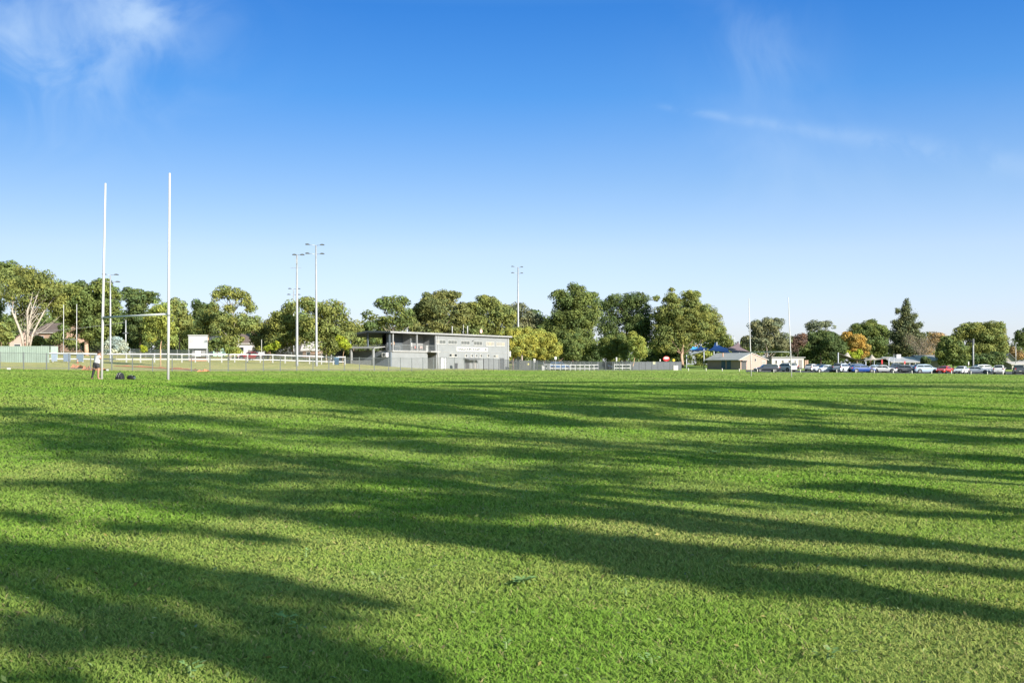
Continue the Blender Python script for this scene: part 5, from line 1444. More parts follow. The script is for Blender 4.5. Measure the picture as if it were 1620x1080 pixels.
def person(label, loc, rz, J, skin, parts, group=None):
    """J: joints by name (local metres, facing +x). parts: clothing (name, joints, radii, material)"""
    root = thing('person', label, 'person', loc, rz, group)
    names = ['pelvis', 'spine', 'chest', 'neck', 'head', 'crown', 'hipL', 'kneeL', 'ankL', 'toeL', 'hipR', 'kneeR', 'ankR', 'toeR', 'shL', 'elL', 'wrL', 'shR', 'elR', 'wrR']
    rad = [.115, .105, .125, .052, .085, .055, .085, .058, .04, .032, .085, .058, .04, .032, .055, .042, .03, .055, .042, .03]
    ed = [('pelvis', 'spine'), ('spine', 'chest'), ('chest', 'neck'), ('neck', 'head'), ('head', 'crown'), ('pelvis', 'hipL'), ('hipL', 'kneeL'), ('kneeL', 'ankL'), ('ankL', 'toeL'),
          ('pelvis', 'hipR'), ('hipR', 'kneeR'), ('kneeR', 'ankR'), ('ankR', 'toeR'), ('chest', 'shL'), ('shL', 'elL'), ('elL', 'wrL'), ('chest', 'shR'), ('shR', 'elR'), ('elR', 'wrR')]
    V = [J[n] for n in names]
    idx = {n: i for i, n in enumerate(names)}
    E = [(idx[a], idx[b]) for a, b in ed]
    for s in 'LR':
        w, e = Vector(J['wr' + s]), Vector(J['el' + s])
        d = (w - e).normalized()
        side = d.cross(Vector((0, 0, 1))).normalized()
        pal = w + d * .06
        V.append(tuple(pal)); rad.append(.026); pi = len(V) - 1
        E.append((idx['wr' + s], pi))
        for f in range(4):
            off = side * (f - 1.5) * .02
            ln = (.065, .075, .07, .055)[f]
            V.append(tuple(pal + off + d * .03)); rad.append(.009); E.append((pi, len(V) - 1))
            V.append(tuple(pal + off + d * (.03 + ln * .55) - Vector((0, 0, .008)))); rad.append(.008); E.append((len(V) - 2, len(V) - 1))
            V.append(tuple(pal + off + d * (.03 + ln * .9) - Vector((0, 0, .03)))); rad.append(.007); E.append((len(V) - 2, len(V) - 1))
        V.append(tuple(w + d * .03 + side * .035 - Vector((0, 0, .01)))); rad.append(.01); E.append((idx['wr' + s], len(V) - 1))
        V.append(tuple(w + d * .075 + side * .05 - Vector((0, 0, .02)))); rad.append(.008); E.append((len(V) - 2, len(V) - 1))
    # nose and ears
    h = Vector(J['head']); c = Vector(J['crown'])
    fwd = Vector(J.get('face', (1, 0, 0))).normalized()
    sd_ = fwd.cross(Vector((0, 0, 1))).normalized()
    V.append(tuple(h + fwd * .10 - Vector((0, 0, .005)))); rad.append(.014); E.append((idx['head'], len(V) - 1))
    for q in (-1, 1):
        V.append(tuple(h + sd_ * q * .088)); rad.append(.018); E.append((idx['head'], len(V) - 1))
    body = skin_mesh('body', V, E, rad, skin, root)
    for nm, js, rr, m in parts:
        VV = [J[j] if isinstance(j, str) else j for j in js[0]]
        skin_mesh(nm, VV, js[1], rr, m, root)
    # hair and eyes
    up_ = (c - h).normalized()
    hc = h + up_ * .045 - fwd * .025
    MB().blob(hc, (.098, .098, .092), 12, 8).build('hair', mat('hair_dark', (.02, .015, .012), .7, .2, 20.), root, smooth=True)
    mb = MB()
    for q in (-1, 1):
        mb.blob(h + fwd * .082 + sd_ * q * .032 + Vector((0, 0, .018)), (.011, .011, .009), 6, 4)
    mb.build('eyes', BLACK, root, smooth=True)
    MB().blob(h + fwd * .082 - Vector((0, 0, .045)), (.012, .022, .007), 8, 4).build('mouth', mat('lips', (.25, .09, .08), .6), root, smooth=True)
    return root
SKIN = mat('skin', (.36, .20, .13), .6, .08, 6.)
SKIND = mat('skin_tan', (.24, .13, .085), .6, .08, 6.)
def interp(a, b, t): return tuple(a[i] + (b[i] - a[i]) * t for i in range(3))
J = dict(pelvis=(.08, 0, .74), spine=(.09, 0, .90), chest=(.12, 0, 1.06), neck=(.17, 0, 1.19), head=(.205, 0, 1.29), crown=(.215, 0, 1.385), face=(1, .25, -.15),
         hipL=(.02, .08, .70), kneeL=(-.03, .09, .40), ankL=(-.12, .10, .07), toeL=(.0, .13, .03), hipR=(.10, -.08, .70), kneeR=(.10, -.10, .39), ankR=(.09, -.10, .07), toeR=(.21, -.13, .03),
         shL=(.12, .15, 1.11), elL=(.16, .24, 1.02), wrL=(.24, .10, 1.14), shR=(.10, -.15, 1.11), elR=(.17, -.20, 1.00), wrR=(.235, -.07, 1.13))
GREYT = mat('shirt_grey', (.34, .345, .355), .8, .08, 6.)
SHORT = mat('shorts_dark', (.025, .025, .03), .8, .1, 6.)
TIGHT = mat('tights_black', (.010, .010, .012), .7, .1, 6.)
b = at(150.6, 51.7)
person('person in grey T-shirt and dark shorts leaning on the near goal post', b, math.radians(52), J, SKIND, [
    ('shirt', ([(.085, 0, .70), 'spine', 'chest', interp(J['chest'], J['neck'], .75), 'shL', interp(J['shL'], J['elL'], .7), 'shR', interp(J['shR'], J['elR'], .7)], [(0, 1), (1, 2), (2, 3), (2, 4), (4, 5), (2, 6), (6, 7)]), [.165, .16, .165, .085, .09, .075, .09, .075], GREYT),
    ('shorts', ([interp(J['pelvis'], J['spine'], .8), 'pelvis', 'hipL', interp(J['hipL'], J['kneeL'], .62), 'hipR', interp(J['hipR'], J['kneeR'], .62)], [(0, 1), (1, 2), (2, 3), (1, 4), (4, 5)]), [.13, .145, .118, .105, .118, .105], SHORT),
    ('legging', ([interp(J['hipL'], J['kneeL'], .5), 'kneeL', 'ankL'], [(0, 1), (1, 2)]), [.085, .066, .047], TIGHT),
    ('shoe', (['ankL', 'toeL'], [(0, 1)]), [.05, .042], TIGHT), ('shoe', (['ankR', 'toeR'], [(0, 1)]), [.048, .042], mat('shoe_tan', (.2, .13, .1), .7))])
def stander(a=0.0, h=1.0):
    q = dict(pelvis=(0, 0, .95), spine=(0, 0, 1.12), chest=(.01, 0, 1.32), neck=(.02, 0, 1.48), head=(.04, 0, 1.6), crown=(.03, 0, 1.7), face=(1, 0, 0),
             hipL=(0, .1, .9), kneeL=(.03, .11, .5), ankL=(-.02, .12, .08), toeL=(.13, .14, .04), hipR=(0, -.1, .9), kneeR=(.03, -.11, .5), ankR=(-.02, -.12, .08), toeR=(.13, -.14, .04),
             shL=(.0, .18, 1.38), elL=(-.03, .25, 1.12), wrL=(.16, .2, 1.02), shR=(.0, -.18, 1.38), elR=(-.03, -.25, 1.12), wrR=(.08 + a, -.24, .9 + a))
    return {k2: tuple(c * h for c in v) if k2 != 'face' else v for k2, v in q.items()}
Mclub = Matrix.Translation((AX, AY, cz)) @ Matrix.Rotation(CA, 4, 'Z')
def onclub(x, y, z): return tuple(Mclub @ Vector((x, y, z)))
for px, lab, c, a in ((627.6, 'person in a white top standing on the clubhouse balcony', (.42, .42, .42), .1), (632.6, 'person in a tan top standing on the clubhouse balcony', (.34, .22, .13), 0.)):
    J2 = stander(a)
    t = CL.t(px)
    person(lab, onclub(t, 1.0 if a else 1.3, FL + .022), CA + (-1.2 if a else 2.2), J2, SKIN, [
        ('shirt', (['pelvis', 'spine', 'chest', interp(J2['chest'], J2['neck'], .55), 'shL', interp(J2['shL'], J2['elL'], .7), 'shR', interp(J2['shR'], J2['elR'], .7)], [(0, 1), (1, 2), (2, 3), (2, 4), (4, 5), (2, 6), (6, 7)]), [.135, .13, .15, .07, .075, .06, .075, .06], mat('top_%d' % int(px), c, .8)),
        ('trousers', (['pelvis', 'hipL', 'kneeL', 'ankL', 'hipR', 'kneeR', 'ankR'], [(0, 1), (1, 2), (2, 3), (0, 4), (4, 5), (5, 6)]), [.13, .1, .075, .06, .1, .075, .06], SHORT)], 'people on the balcony')
# balcony furniture
tb = thing('table', 'white table standing behind the balcony railing', 'table', onclub(CL.t(630), .7, FL + .022), CA)
MB().box(-1.1, 1.1, -.35, .35, .70, .75).build('top', WHITE, tb)
for sx in (-1, 1):
    for sy in (-1, 1):
        MB().box(sx * 1.0 - .03, sx * 1.0 + .03, sy * .28 - .03, sy * .28 + .03, 0, .697).build('leg', WHITE, tb)
def chair(label, px, y, m, rz):
    r_ = thing('chair', label, 'chair', onclub(CL.t(px), y, FL + .022), CA + rz, 'chairs on the balcony')
    MB().box(-.22, .22, -.22, .22, .42, .46).build('seat', m, r_)
    MB().box(-.22, .22, .2, .24, .463, .88).build('backrest', m, r_)
    for sx in (-1, 1):
        for sy in (-1, 1):
            MB().box(sx * .19 - .02, sx * .19 + .02, sy * .19 - .02, sy * .19 + .02, 0, .417).build('leg', DKSTEEL, r_)
for px, y, m, rz, lab in ((662.5, .9, DKSTEEL, .3, 'dark chair on the balcony just right of the middle post'), (666.5, 1.1, mat('chair_red', (.30, .10, .09), .6), -.4, 'red chair between the dark ones on the balcony'), (670.5, .8, DKSTEEL, .9, 'dark chair on the balcony right of the red chair'), (674.5, 1.2, mat('chair_pink', (.38, .26, .24), .6), 2.4, 'pinkish chair at the right end of the balcony row')):
    chair(lab, px, y, m, rz)
o = MB().box(-.3, .3, -.25, .25, 0, .95).box(-.33, .33, -.28, .28, .953, 1.0).build('cool_box', WHITE, None, bevel=.02, loc=onclub(CL.t(679), .7, FL + .022))
o.rotation_euler = (0, 0, CA)
tag(o, 'white box standing at the right end of the balcony', 'box')

# ------------------------------------------------------------------ cars
GEN = {  # front -> rear: (x fraction, top z), belt z, roof factor, length, width
 'sedan': ([(0, .62), (.035, .72), (.27, .93), (.41, 1.38), (.55, 1.45), (.68, 1.40), (.84, 1.04), (.97, 1.0), (1, .72)], .93, 4.7, 1.80, 1.45, (3, 5), (2, 6)),
 'hatch': ([(0, .62), (.04, .74), (.24, .96), (.40, 1.44), (.58, 1.52), (.82, 1.46), (.95, 1.05), (.985, .98), (1, .7)], .96, 4.2, 1.78, 1.52, (3, 5), (2, 6)),
 'wagon': ([(0, .62), (.035, .74), (.26, .97), (.39, 1.42), (.55, 1.52), (.85, 1.46), (.965, 1.08), (.99, 1.0), (1, .72)], .97, 4.8, 1.82, 1.52, (3, 5), (2, 6)),
 'suv': ([(0, .75), (.035, .90), (.25, 1.12), (.36, 1.62), (.52, 1.72), (.87, 1.66), (.96, 1.15), (.99, 1.05), (1, .8)], 1.12, 4.7, 1.88, 1.72, (3, 5), (2, 6)),
 'ute': ([(0, .8), (.03, .98), (.24, 1.18), (.34, 1.70), (.45, 1.80), (.58, 1.76), (.64, 1.18), (.985, 1.16), (1, .85)], 1.16, 5.3, 1.88, 1.80, (3, 5), (2, 6)),
 'van': ([(0, .8), (.03, .98), (.20, 1.15), (.32, 1.78), (.5, 1.86), (.92, 1.82), (.985, 1.2), (.995, 1.1), (1, .8)], 1.15, 4.9, 1.88, 1.86, (3, 5), (2, 6)),
}
TAIL = mat('tail_light', (.30, .015, .012), .3, .05, 1., .6)
HEAD = mat('head_light', (.45, .46, .48), .15, .05, 1., .8)
RIM = mat('rim_metal', (.13, .135, .14), .35, .1, 3., .6, .5)
PLATE = mat('plate', (.4, .4, .36), .5)
TRIM = mat('car_trim', (.02, .02, .022), .6)
def paint(name, c):
    return mat('paint_' + name, c, .28, .04, .5, .5, coat=.6)
def car(kind, pname, col, px, Z, head, label, name='parked_car', rack=False):
    prof, belt, Ln, Wd, Ht, _, _ = GEN[kind]
    b = at(px, Z)
    root = thing(name, label, 'car' if kind not in ('ute', 'van') else kind, b, math.radians(head), 'parked vehicles')
    m = paint(pname, col)
    hw = Wd / 2
    rings = []
    dense = []
    for (a, za), (c, zc) in zip(prof[:-1], prof[1:]):
        k2 = 3 if c - a > .06 else 2
        for i in range(k2):
            t = i / k2
            dense.append((a + (c - a) * t, za + (zc - za) * t))
    dense.append(prof[-1])
    for fx, zt in dense:
        x = Ln / 2 - fx * Ln
        e = min(fx, 1 - fx)
        w = hw * (1 - .16 * max(0, 1 - e / .10) ** 2)
        z0 = .24 + .12 * max(0, 1 - e / .06)
        rise = min(max((zt - belt) / (Ht - belt), 0), 1)
        wt = w * (1 - .24 * rise) * (.965 if rise < .05 else 1)
        zb2 = min(belt, zt - .03)
        half = [(w * .90, z0), (w * .985, z0 + .14), (w, (z0 + zb2) / 2 + .05), (w * .965, zb2 - .01), (wt + (w * .955 - wt) * .06, max(zt - .06, zb2)), (wt * .86, zt - .008), (wt * .4, zt + .012)]
        ring = [(x, y, z) for y, z in half] + [(x, -y, z) for y, z in reversed(half)]
        rings.append(ring)
    n = len(rings[0])
    mb = MB()
    vs = [p for r in rings for p in r]
    fs = []
    for i in range(len(rings) - 1):
        for j in range(n - 1):
            fs.append((i * n + j, i * n + j + 1, (i + 1) * n + j + 1, (i + 1) * n + j))
        fs.append((i * n + n - 1, i * n, (i + 1) * n, (i + 1) * n + n - 1))
    fs.append(tuple(range(n))); fs.append(tuple((len(rings) - 1) * n + j for j in range(n))[::-1])
    mb.add(vs, fs)
    body = mb.build('body', m, root, smooth=True)
    md = body.modifiers.new('edge', 'EDGE_SPLIT'); md.split_angle = math.radians(38)
    # glass: offset quads following the cabin
    X = lambda f: Ln / 2 - f * Ln
    (f2, z2), (f3, z3), (f4, z4_), (f5, z5), (f6, z6) = prof[2], prof[3], prof[4], prof[5], prof[6]
    def wid(z):
        rise = min(max((z - belt) / (Ht - belt), 0), 1)
        return hw * (1 - .24 * rise)
    def quad(name, pts, out, mm=GLASSD):
        o = Vector(out).normalized() * .012
        f = [Vector(p) + o for p in pts]
        bk = [Vector(p) - o * .3 for p in pts]
        k3 = len(pts)
        MB().add([tuple(p) for p in f + bk], [tuple(range(k3)), tuple(range(2 * k3 - 1, k3 - 1, -1))] + [(i, (i + 1) % k3, (i + 1) % k3 + k3, i + k3) for i in range(k3)]).build(name, mm, root)
    def lerp(a, c, t): return a + (c - a) * t
    # windscreen and rear window
    for (fa, za, fb, zb3, nm, sgn) in ((f2, z2, f3, z3, 'windscreen', 1), (f6, z6, f5, z5, 'rear_window', -1)):
        xa, xb = X(lerp(fa, fb, .10)), X(lerp(fa, fb, .93))
        zA, zB = lerp(za, zb3, .10), lerp(za, zb3, .93)
        wa, wb = wid(zA) * .82, wid(zB) * .80
        quad(nm, [(xa, -wa, zA + .01), (xa, wa, zA + .01), (xb, wb, zB + .012), (xb, -wb, zB + .012)], (sgn * abs(zB - zA), 0, abs(xb - xa)))
    zt = min(z3, z5) - .10
    zl = belt + .035
    for s in (1, -1):
        def pt(f, z): return (X(f), s * (wid(z) * .955 + .012), z)
        fa0 = lerp(f2, f3, (zl - z2) / (z3 - z2) if z3 > z2 else 0) + .035
        fa1 = lerp(f2, f3, (zt - z2) / (z3 - z2)) + .03
        fr1 = lerp(f6, f5, (zt - z6) / (z5 - z6)) - .03
        fr0 = lerp(f6, f5, max(0, (zl - z6) / (z5 - z6))) - .04
        fm = (fa1 + fr1) / 2 + .01
        quad('side_window', [pt(fa0, zl), pt(fm - .008, zl), pt(fm - .008, zt), pt(fa1, zt)], (0, s, .25))
        quad('side_window', [pt(fm + .008, zl), pt(fr0, zl), pt(fr1, zt), pt(fm + .008, zt)], (0, s, .25))
        xm = X(f2 + .05)
        MB().blob((xm, s * (hw + .07), belt + .06), (.07, .10, .07), 8, 5).build('mirror', m, root, smooth=True)
        # lights
        MB().box(Ln / 2 - .30, Ln / 2 - .05, s * (hw - .06) - .2, s * (hw - .06) - .02, .60, .75 + .0).build('headlight', HEAD, root, bevel=.03, loc=(.02, -s * .0 + (0.02 if s > 0 else .2 - .02), .02 if kind in ('sedan', 'hatch', 'wagon') else .2))
        zr = belt - .18
        MB().box(-Ln / 2 - .01, -Ln / 2 + .22, min(s * (hw - .02), s * (hw - .24)), max(s * (hw - .02), s * (hw - .24)), zr, zr + .2).build('taillight', TAIL, root, bevel=.02)
        for f in (.18, .80):
            wx = X(f)
            rr = .33 if kind in ('sedan', 'hatch', 'wagon') else .37
            yo = s * (hw - .09)
            arch = MB().tube([(wx, yo - s * .02, rr + .03), (wx, yo + s * .095, rr + .03)], rr + .07, 20).build('wheel_arch', TRIM, root)
            wh = MB().tube([(wx, yo - s * .08, rr), (wx, yo + s * .10, rr)], rr, 20).build('wheel', BLACK, root, smooth=False)
            mb = MB().tube([(wx, yo + s * .102, rr), (wx, yo + s * .112, rr)], rr * .64, 16)
            mb.build('rim', RIM, wh)
    MB().box(Ln / 2 - .06, Ln / 2 + .012, -.42, .42, .38, .52).build('grille', TRIM, root, bevel=.02)
    MB().box(Ln / 2 + .013, Ln / 2 + .025, -.19, .19, .40, .50).build('number_plate', PLATE, root)
    MB().box(-Ln / 2 - .03, -Ln / 2 - .008, -.19, .19, .62, .73).build('number_plate', PLATE, root)
    MB().box(-Ln / 2 - .02, -Ln / 2 + .1, -hw * .8, hw * .8, .34, .46).build('bumper', TRIM, root, bevel=.02)
    if kind == 'ute':
        MB().box(X(.975), X(.66), -hw * .86, hw * .86, 1.165, 1.2).build('tray_cover', TRIM, root, bevel=.01)
    if rack:
        for s in (1, -1):
            MB().tube([(X(f4) + .2, s * hw * .6, Ht + .05), (X(f5), s * hw * .6, Ht + .04)], .025, 6).build('roof_rail', TRIM, root)
    return root
WHT, NAV, SIL, PBL = (.50, .50, .50), (.010, .013, .02), (.33, .36, .40), (.28, .35, .44)
car('wagon', 'black', NAV, 1213, 208, 182, 'black wagon at the left end of the row by the brick block')
car('suv', 'white', WHT, 1243, 216, 120, 'white four wheel drive behind the right far goal post', rack=True)
car('suv', 'night', (.01, .01, .012), 1245, 230, 185, 'black car mostly hidden behind the black wagon and white four wheel drive')
car('hatch', 'white', WHT, 1285, 222, 50, 'white hatchback with dark rear, first right of the classroom')
car('sedan', 'ink', (.02, .025, .035), 1298, 230, 180, 'dark car half hidden behind the pale blue sedan')
car('sedan', 'ice', (.33, .37, .43), 1306, 209, 184, 'pale blue white sedan facing left beside the silver wagon')
car('suv', 'silver', SIL, 1332, 208, 48, 'silver wagon seen from the rear under the tan sail post', rack=True)
car('wagon', 'blue', (.009, .04, .17), 1364, 208, 4, 'bright blue wagon in the middle of the row')
car('suv', 'navy', (.012, .025, .055), 1358, 219, 3, 'navy car standing behind the bright blue wagon')
car('sedan', 'pale_blue', PBL, 1386, 209, -8, 'pale blue sedan just right of the bright blue wagon')
car('sedan', 'white', WHT, 1399, 208, -25, 'white sedan in front of the grey blue ute')
car('ute', 'slate', (.045, .055, .075), 1416, 210, -10, 'slate blue ute with big wheels in front of the school')
car('hatch', 'grey', (.16, .16, .17), 1437, 208, -35, 'grey hatchback right of the slate blue ute')
car('sedan', 'pearl', (.38, .38, .37), 1444, 216, -40, 'white car half hidden behind the grey hatchback')
car('suv', 'sky', (.25, .32, .40), 1464, 207, 0, 'light blue wagon facing right beside the red car')
car('sedan', 'red', (.38, .028, .018), 1494, 206, 228, 'red sedan with its nose toward the field')
car('sedan', 'white', WHT, 1521, 203, 232, 'white sedan with its nose toward the field, right of the red one')
car('sedan', 'silverblue', (.28, .32, .37), 1546, 205, -30, 'silver blue low car right of the white sedan')
car('suv', 'steel', (.05, .07, .10), 1558, 212, 5, 'dark steel blue car behind the silver blue low car')
car('suv', 'white', WHT, 1581, 201, 62, 'white wagon seen from the rear near the right edge')
car('ute', 'gunmetal', (.05, .055, .06), 1612, 200, 70, 'gunmetal ute cut by the right edge of the picture')
car('sedan', 'maroon', (.16, .02, .025), 397, 192, 182, 'dark red car parked behind the long white rails')
car('hatch', 'steelblue', (.14, .20, .30), 954, 236, 10, 'blue grey car seen through the gap between the white rails')
car('suv', 'deepblue', (.04, .08, .16), 884, 222, 8, 'blue car behind the white rails near the timber gate')

# ------------------------------------------------------------------ bollards along the field edge
BOL = mat('bollard_white', (.42, .41, .38), .6, .15, 4.)
bol = [(1089, 221, 'by the widest olive tree trunk'), (1117, 219, 'left of the brick block'), (1142.5, 217, 'in front of the blue doors'), (1169.5, 215, 'at the corner of the brick block'), (1198, 205, 'in front of the black wagon nose'), (1224, 204, 'in front of the black wagon tail'),
       (1266, 203, 'in the gap right of the far goal'), (1296, 202, 'in front of the pale blue white sedan'), (1323.6, 201, 'in front of the silver wagon'), (1353.7, 200, 'in front of the bright blue wagon'), (1383, 199, 'in front of the pale blue sedan'), (1413, 198, 'in front of the slate blue ute'),
       (1442.7, 197, 'in front of the grey hatchback'), (1473.8, 196, 'left of the red sedan'), (1505, 195, 'between the red and white sedans'), (1536, 194, 'right of the white sedan nose'), (1562, 193, 'in front of the steel blue car'), (1586.6, 192, 'in front of the white wagon at the right')]
pro = MB().tube([(0, 0, -.2), (0, 0, .50), (0, 0, .56)], [.085, .085, .05], 10).build('bollard', BOL, None, smooth=True)
for i, (px, Z, lab) in enumerate(bol):
    o = pro if i == 0 else pro.copy()
    if i: COL.objects.link(o)
    o.location = at(px, Z)
    tag(o, 'short white bollard ' + lab, 'bollard', 'bollards along the field edge')

# car park surface behind the bollards
rows = []
for px in np.linspace(1180, 1760, 40):
    zf = 206 - (px - 1180) * .026
    row = []
    for dz in np.linspace(0, 32, 12):
        p = at(px, zf + dz, .02)
        row.append(p)
    rows.append(row)
o = MB().sheet(rows).build('car_park', mat('asphalt', (.05, .05, .052), .9, .25, 2., bump=.2), None)
tag(o, 'grey asphalt car park under the parked cars', 'car park', kind='structure')

# ------------------------------------------------------------------ weeds and litter in the turf
WEED = mat('weed_leaf', (.15, .25, .085), .75, .15, 8., .12, trans=.2, attr=True)
def weed(px, py, s, n, label):
    x, y, ok = unproject([px], [py])
    x, y = float(x[0]), float(y[0])
    b = (x, y, g1(x, y))
    r = np.random.RandomState(int(px + py))
    V, T_ = [], []
    f = []
    for i in range(n):
        a = r.rand() * 2 * math.pi
        d = s * (.25 + .75 * r.rand())
        L, Wl = s * (.35 + .3 * r.rand()), s * (.18 + .14 * r.rand())
        c = np.array([math.cos(a) * d, math.sin(a) * d * .8, .035 + .03 * r.rand()])
        dr = np.array([math.cos(a + r.randn() * .5), math.sin(a + r.randn() * .5), .12 + .25 * r.rand()])
        sd2 = np.array([-dr[1], dr[0], .1 * r.randn()])
        k0 = len(V)
        prof = [(-.5, 0), (-.3, .75), (.05, 1), (.35, .7), (.5, 0), (.35, -.7), (.05, -1), (-.3, -.75)]
        for u, w in prof:
            V.append(c + dr * L * u + sd2 * Wl * .5 * w + np.array([0, 0, .012 * abs(w) * s * 4]))
            T_.append((.8 + .5 * r.rand()) * np.ones(3))
        f.append(list(range(k0, k0 + 8)))
    root = thing('weed', label, 'weed', b, 0, 'broad leaved weeds in the turf')
    np_mesh('leaves', V, f, WEED, root, np.array(T_), nper=8)
    MB().tube([(0, 0, -.02), (0, 0, .05)], [.012, .006], 5).build('stem', mat('weed_stem', (.12, .18, .06), .7), root)
weed(828, 928, .11, 20, 'largest broad leaved weed in the sunlit grass near the middle')
weed(1030, 1052, .07, 12, 'broad leaved weed near the bottom edge right of the middle')
weed(448, 984, .08, 13, 'pale weed inside the big shadow at lower left')
weed(470, 1000, .06, 9, 'small weed next to the pale one in the lower left shadow')
weed(600, 922, .055, 9, 'small flat weed left of the largest weed')
weed(484, 880, .07, 10, 'pale flat weed above the lower left shadow edge')
weed(990, 945, .045, 7, 'tiny weed on the bare patch right of the largest weed')
weed(800, 1025, .04, 6, 'tiny weed below the largest weed')
weed(1310, 1050, .08, 14, 'loose weed patch near the bottom right')
weed(300, 1070, .08, 14, 'round leaved weed patch at the bottom left edge')
weed(1130, 718, .14, 16, 'dark weed clump in the middle distance')
def litter():
    r = np.random.RandomState(9)
    n = 900
    Z = np.exp(r.uniform(math.log(4.8), math.log(26), n))
    x = (r.rand(n) * 2 - 1) * (.476 * Z + .6)
    P = np.stack([x, Z, gz(x, Z) + .02 + .025 * r.rand(n)], 1)
    N = r.randn(n, 3) * .45 + np.array([0, 0, 1]); N /= np.linalg.norm(N, axis=1)[:, None]
    c = np.array([[1.0, 1.1, .9]]) * (.7 + .7 * r.rand(n, 1))
    s = r.rand(n) < .4
    c[s] = np.array([1.7, 1.2, .9]) * (.6 + .7 * r.rand(s.sum(), 1))
    V, f, t = leaf_quads(P, N, .022, r, c, 1.8)
    o = np_mesh('fallen_leaves', V, f, mat('litter', (.12, .15, .06), .6, .1, 5., .3, attr=True), None, t)
    tag(o, 'small fallen leaves scattered in the turf', 'fallen leaves', kind='stuff')
litter()

# ------------------------------------------------------------------ camera, sun, sky
cam = bpy.data.cameras.new('camera')
cam.sensor_width = 36.0
cam.lens = F / 1620.0 * 36.0
cam.shift_y = (HY - 540.0) / 1620.0
cam.clip_start = 0.1
cam.clip_end = 6000.0
co = bpy.data.objects.new('camera', cam)
co.location = (0, 0, EYE)
co.rotation_euler = (math.radians(90), 0, 0)
COL.objects.link(co)
S.camera = co

sl = bpy.data.lights.new('sun', 'SUN')
sl.energy = 5.0
sl.angle = math.radians(0.75)
sl.color = (1.0, 0.93, 0.83)
so = bpy.data.objects.new('sun', sl)
sd = Vector((sunh[0] * math.cos(SUN_EL), sunh[1] * math.cos(SUN_EL), math.sin(SUN_EL)))
so.rotation_euler = sd.to_track_quat('Z', 'Y').to_euler()
so.location = sd * 200
COL.objects.link(so)

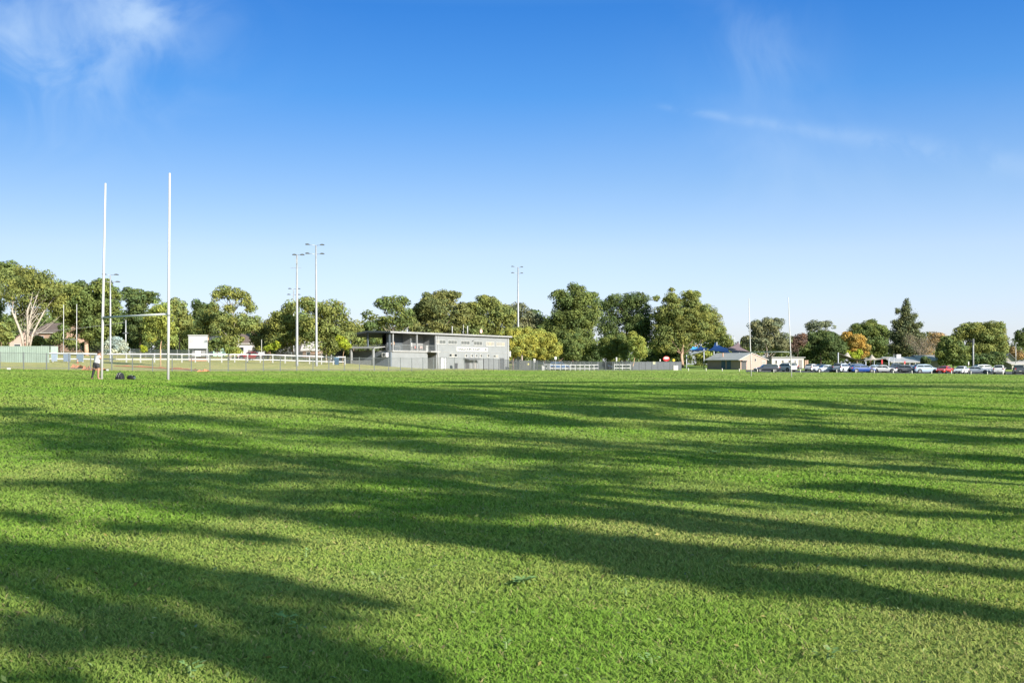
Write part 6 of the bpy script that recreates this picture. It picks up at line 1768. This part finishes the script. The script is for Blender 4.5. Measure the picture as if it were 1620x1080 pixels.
def make_sky():
    w = bpy.data.worlds.new('World')
    S.world = w
    w.use_nodes = True
    nt = w.node_tree
    L = nt.links.new
    bg = nt.nodes['Background']
    bg.inputs['Strength'].default_value = 0.0755
    sky = nt.nodes.new('ShaderNodeTexSky')
    sky.sky_type = 'NISHITA'
    sky.sun_disc = False
    sky.sun_elevation = SUN_EL
    sky.sun_rotation = SUN_AZ
    sky.air_density = 1.0
    sky.dust_density = 0.6
    sky.ozone_density = 2.0
    tc = nt.nodes.new('ShaderNodeTexCoord')
    sep = nt.nodes.new('ShaderNodeSeparateXYZ')
    L(tc.outputs['Generated'], sep.inputs['Vector'])
    def math_(op, a, b=None, c=None):
        n = nt.nodes.new('ShaderNodeMath'); n.operation = op
        for i, v in enumerate((a, b, c)):
            if v is None: continue
            if isinstance(v, (int, float)): n.inputs[i].default_value = v
            else: L(v, n.inputs[i])
        return n.outputs[0]
    # tint by height: deeper blue in view, unseen zenith brightened to fill shade
    rp = nt.nodes.new('ShaderNodeValToRGB')
    els = SKYRAMP
    rp.color_ramp.elements[0].position = els[0][0]; rp.color_ramp.elements[0].color = (*els[0][1], 1)
    rp.color_ramp.elements[1].position = els[-1][0]; rp.color_ramp.elements[1].color = (*els[-1][1], 1)
    for p, c in els[1:-1]:
        e = rp.color_ramp.elements.new(p); e.color = (*c, 1)
    L(math_('MULTIPLY', sep.outputs['Z'], 2.0), rp.inputs['Fac'])
    mul = nt.nodes.new('ShaderNodeMix'); mul.data_type = 'RGBA'; mul.blend_type = 'MULTIPLY'
    mul.inputs['Factor'].default_value = 1.0
    L(sky.outputs['Color'], mul.inputs['A']); L(rp.outputs['Color'], mul.inputs['B'])
    # even out the brightness from left to right
    lr = math_('MINIMUM', math_('MAXIMUM', math_('MULTIPLY_ADD', sep.outputs['X'], .42, 1.0), .7), 1.3)
    mul2 = nt.nodes.new('ShaderNodeMix'); mul2.data_type = 'RGBA'; mul2.blend_type = 'MULTIPLY'
    mul2.inputs['Factor'].default_value = 1.0
    L(mul.outputs['Result'], mul2.inputs['A']); L(lr, mul2.inputs['B'])
    mul = mul2
    # cirrus: project the view direction onto a high plane
    zc = math_('MAXIMUM', sep.outputs['Z'], 0.03)
    u = math_('DIVIDE', sep.outputs['X'], math_('MAXIMUM', sep.outputs['Y'], 0.05))
    v = math_('DIVIDE', sep.outputs['Z'], math_('MAXIMUM', sep.outputs['Y'], 0.05))
    cmb = nt.nodes.new('ShaderNodeCombineXYZ')
    L(u, cmb.inputs['X']); L(v, cmb.inputs['Y'])
    def noise(sx, sy, scale, det, off=0.0, dist=0.6):
        mp = nt.nodes.new('ShaderNodeMapping')
        mp.inputs['Scale'].default_value = (sx, sy, 1)
        mp.inputs['Location'].default_value = (off, off * .7, 0)
        L(cmb.outputs['Vector'], mp.inputs['Vector'])
        n = nt.nodes.new('ShaderNodeTexNoise')
        n.inputs['Scale'].default_value = scale
        n.inputs['Detail'].default_value = det
        n.inputs['Roughness'].default_value = 0.55
        n.inputs['Distortion'].default_value = dist
        L(mp.outputs['Vector'], n.inputs['Vector'])
        return n.outputs['Fac']
    def ss(x, a, b):
        n = nt.nodes.new('ShaderNodeMapRange'); n.interpolation_type = 'SMOOTHSTEP'
        n.inputs['From Min'].default_value = a; n.inputs['From Max'].default_value = b
        L(x, n.inputs['Value'])
        return n.outputs['Result']
    def bump2(cu, cv, ru, rv):
        a = math_('POWER', math_('DIVIDE', math_('SUBTRACT', u, cu), ru), 2.0)
        b = math_('POWER', math_('DIVIDE', math_('SUBTRACT', v, cv), rv), 2.0)
        return math_('EXPONENT', math_('MULTIPLY', math_('ADD', a, b), -1.0))
    px = lambda x: (x - 810) / F
    py = lambda y: (HY - y) / F
    nA = noise(1, 1.3, 9.0, 10, 3.1, 1.2)
    cA = math_('MULTIPLY', math_('MULTIPLY', bump2(px(130), py(30), .125, .085), ss(nA, .24, .80)), .52)
    cA2 = math_('MULTIPLY', math_('MULTIPLY', bump2(px(30), py(120), .08, .07), ss(nA, .35, .75)), .4)
    cA3 = math_('MULTIPLY', bump2(px(225), py(30), .035, .032), math_('MULTIPLY', ss(nA, .15, .6), .5))
    nB = noise(1.2, .8, 14.0, 8, 7.7)
    cB = math_('MULTIPLY', math_('MULTIPLY', bump2(px(1190), py(85), .06, .05), ss(nB, .3, .85)), .30)
    nC = noise(1, 1, 5.0, 5, 1.7)
    cC = math_('MULTIPLY', math_('MULTIPLY', bump2(px(1230), py(280), .14, .08), ss(nC, .3, .8)), .30)
    cD = math_('MULTIPLY', math_('MULTIPLY', bump2(px(1640), py(330), .11, .09), ss(nC, .2, .8)), .25)
    # old contrail: thin line from (1030,165) to (1620,265)
    ln = math_('SUBTRACT', v, math_('ADD', math_('MULTIPLY', u, (py(262) - py(166)) / (px(1620) - px(1035))), py(166) - px(1035) * (py(262) - py(166)) / (px(1620) - px(1035))))
    wob = math_('MULTIPLY', math_('SUBTRACT', noise(1, 1, 12, 3, 5.5), .5), .010)
    d = math_('ABSOLUTE', math_('ADD', ln, wob))
    wide = math_('MULTIPLY_ADD', ss(u, px(1000), px(1620)), .0090, .0030)
    core = math_('EXPONENT', math_('MULTIPLY', math_('POWER', math_('DIVIDE', d, wide), 2.0), -1.0))
    brk = math_('MULTIPLY', ss(noise(1, 1, 22, 4, 9.1), .3, .6), ss(u, px(1020), px(1090)))
    cE = math_('MULTIPLY', math_('MULTIPLY', core, brk), .22)
    tot = cA
    for c in (cA2, cA3, cB, cC, cD, cE):
        tot = math_('ADD', tot, c)
    tot = math_('MULTIPLY', math_('MINIMUM', tot, .85), ss(sep.outputs['Y'], .1, .3))
    cl = nt.nodes.new('ShaderNodeMix'); cl.data_type = 'RGBA'
    L(tot, cl.inputs['Factor'])
    L(mul.outputs['Result'], cl.inputs['A'])
    cl.inputs['B'].default_value = CLOUDCOL
    L(cl.outputs['Result'], bg.inputs['Color'])
SKYRAMP = [(0.0, (.74, .80, 1.18)), (.089, (.72, .73, 1.0)), (.206, (.73, .715, .86)), (.32, (.54, .64, .82)), (.484, (.25, .535, .86)), (.63, (.15, .46, .86)), (.80, (.6, .85, 1.0)), (1.0, (1.5, 1.78, 1.3))]
CLOUDCOL = (2.7, 3.7, 5.1, 1)
make_sky()

S.view_settings.view_transform = 'Standard'
S.view_settings.look = 'None'
S.view_settings.exposure = 1.40
S.view_settings.gamma = 1.0
S.cycles.max_bounces = 6
S.cycles.diffuse_bounces = 3
S.cycles.glossy_bounces = 2
S.cycles.transmission_bounces = 4
S.cycles.transparent_max_bounces = 6
S.cycles.sample_clamp_indirect = 8.0
S.render.film_transparent = False
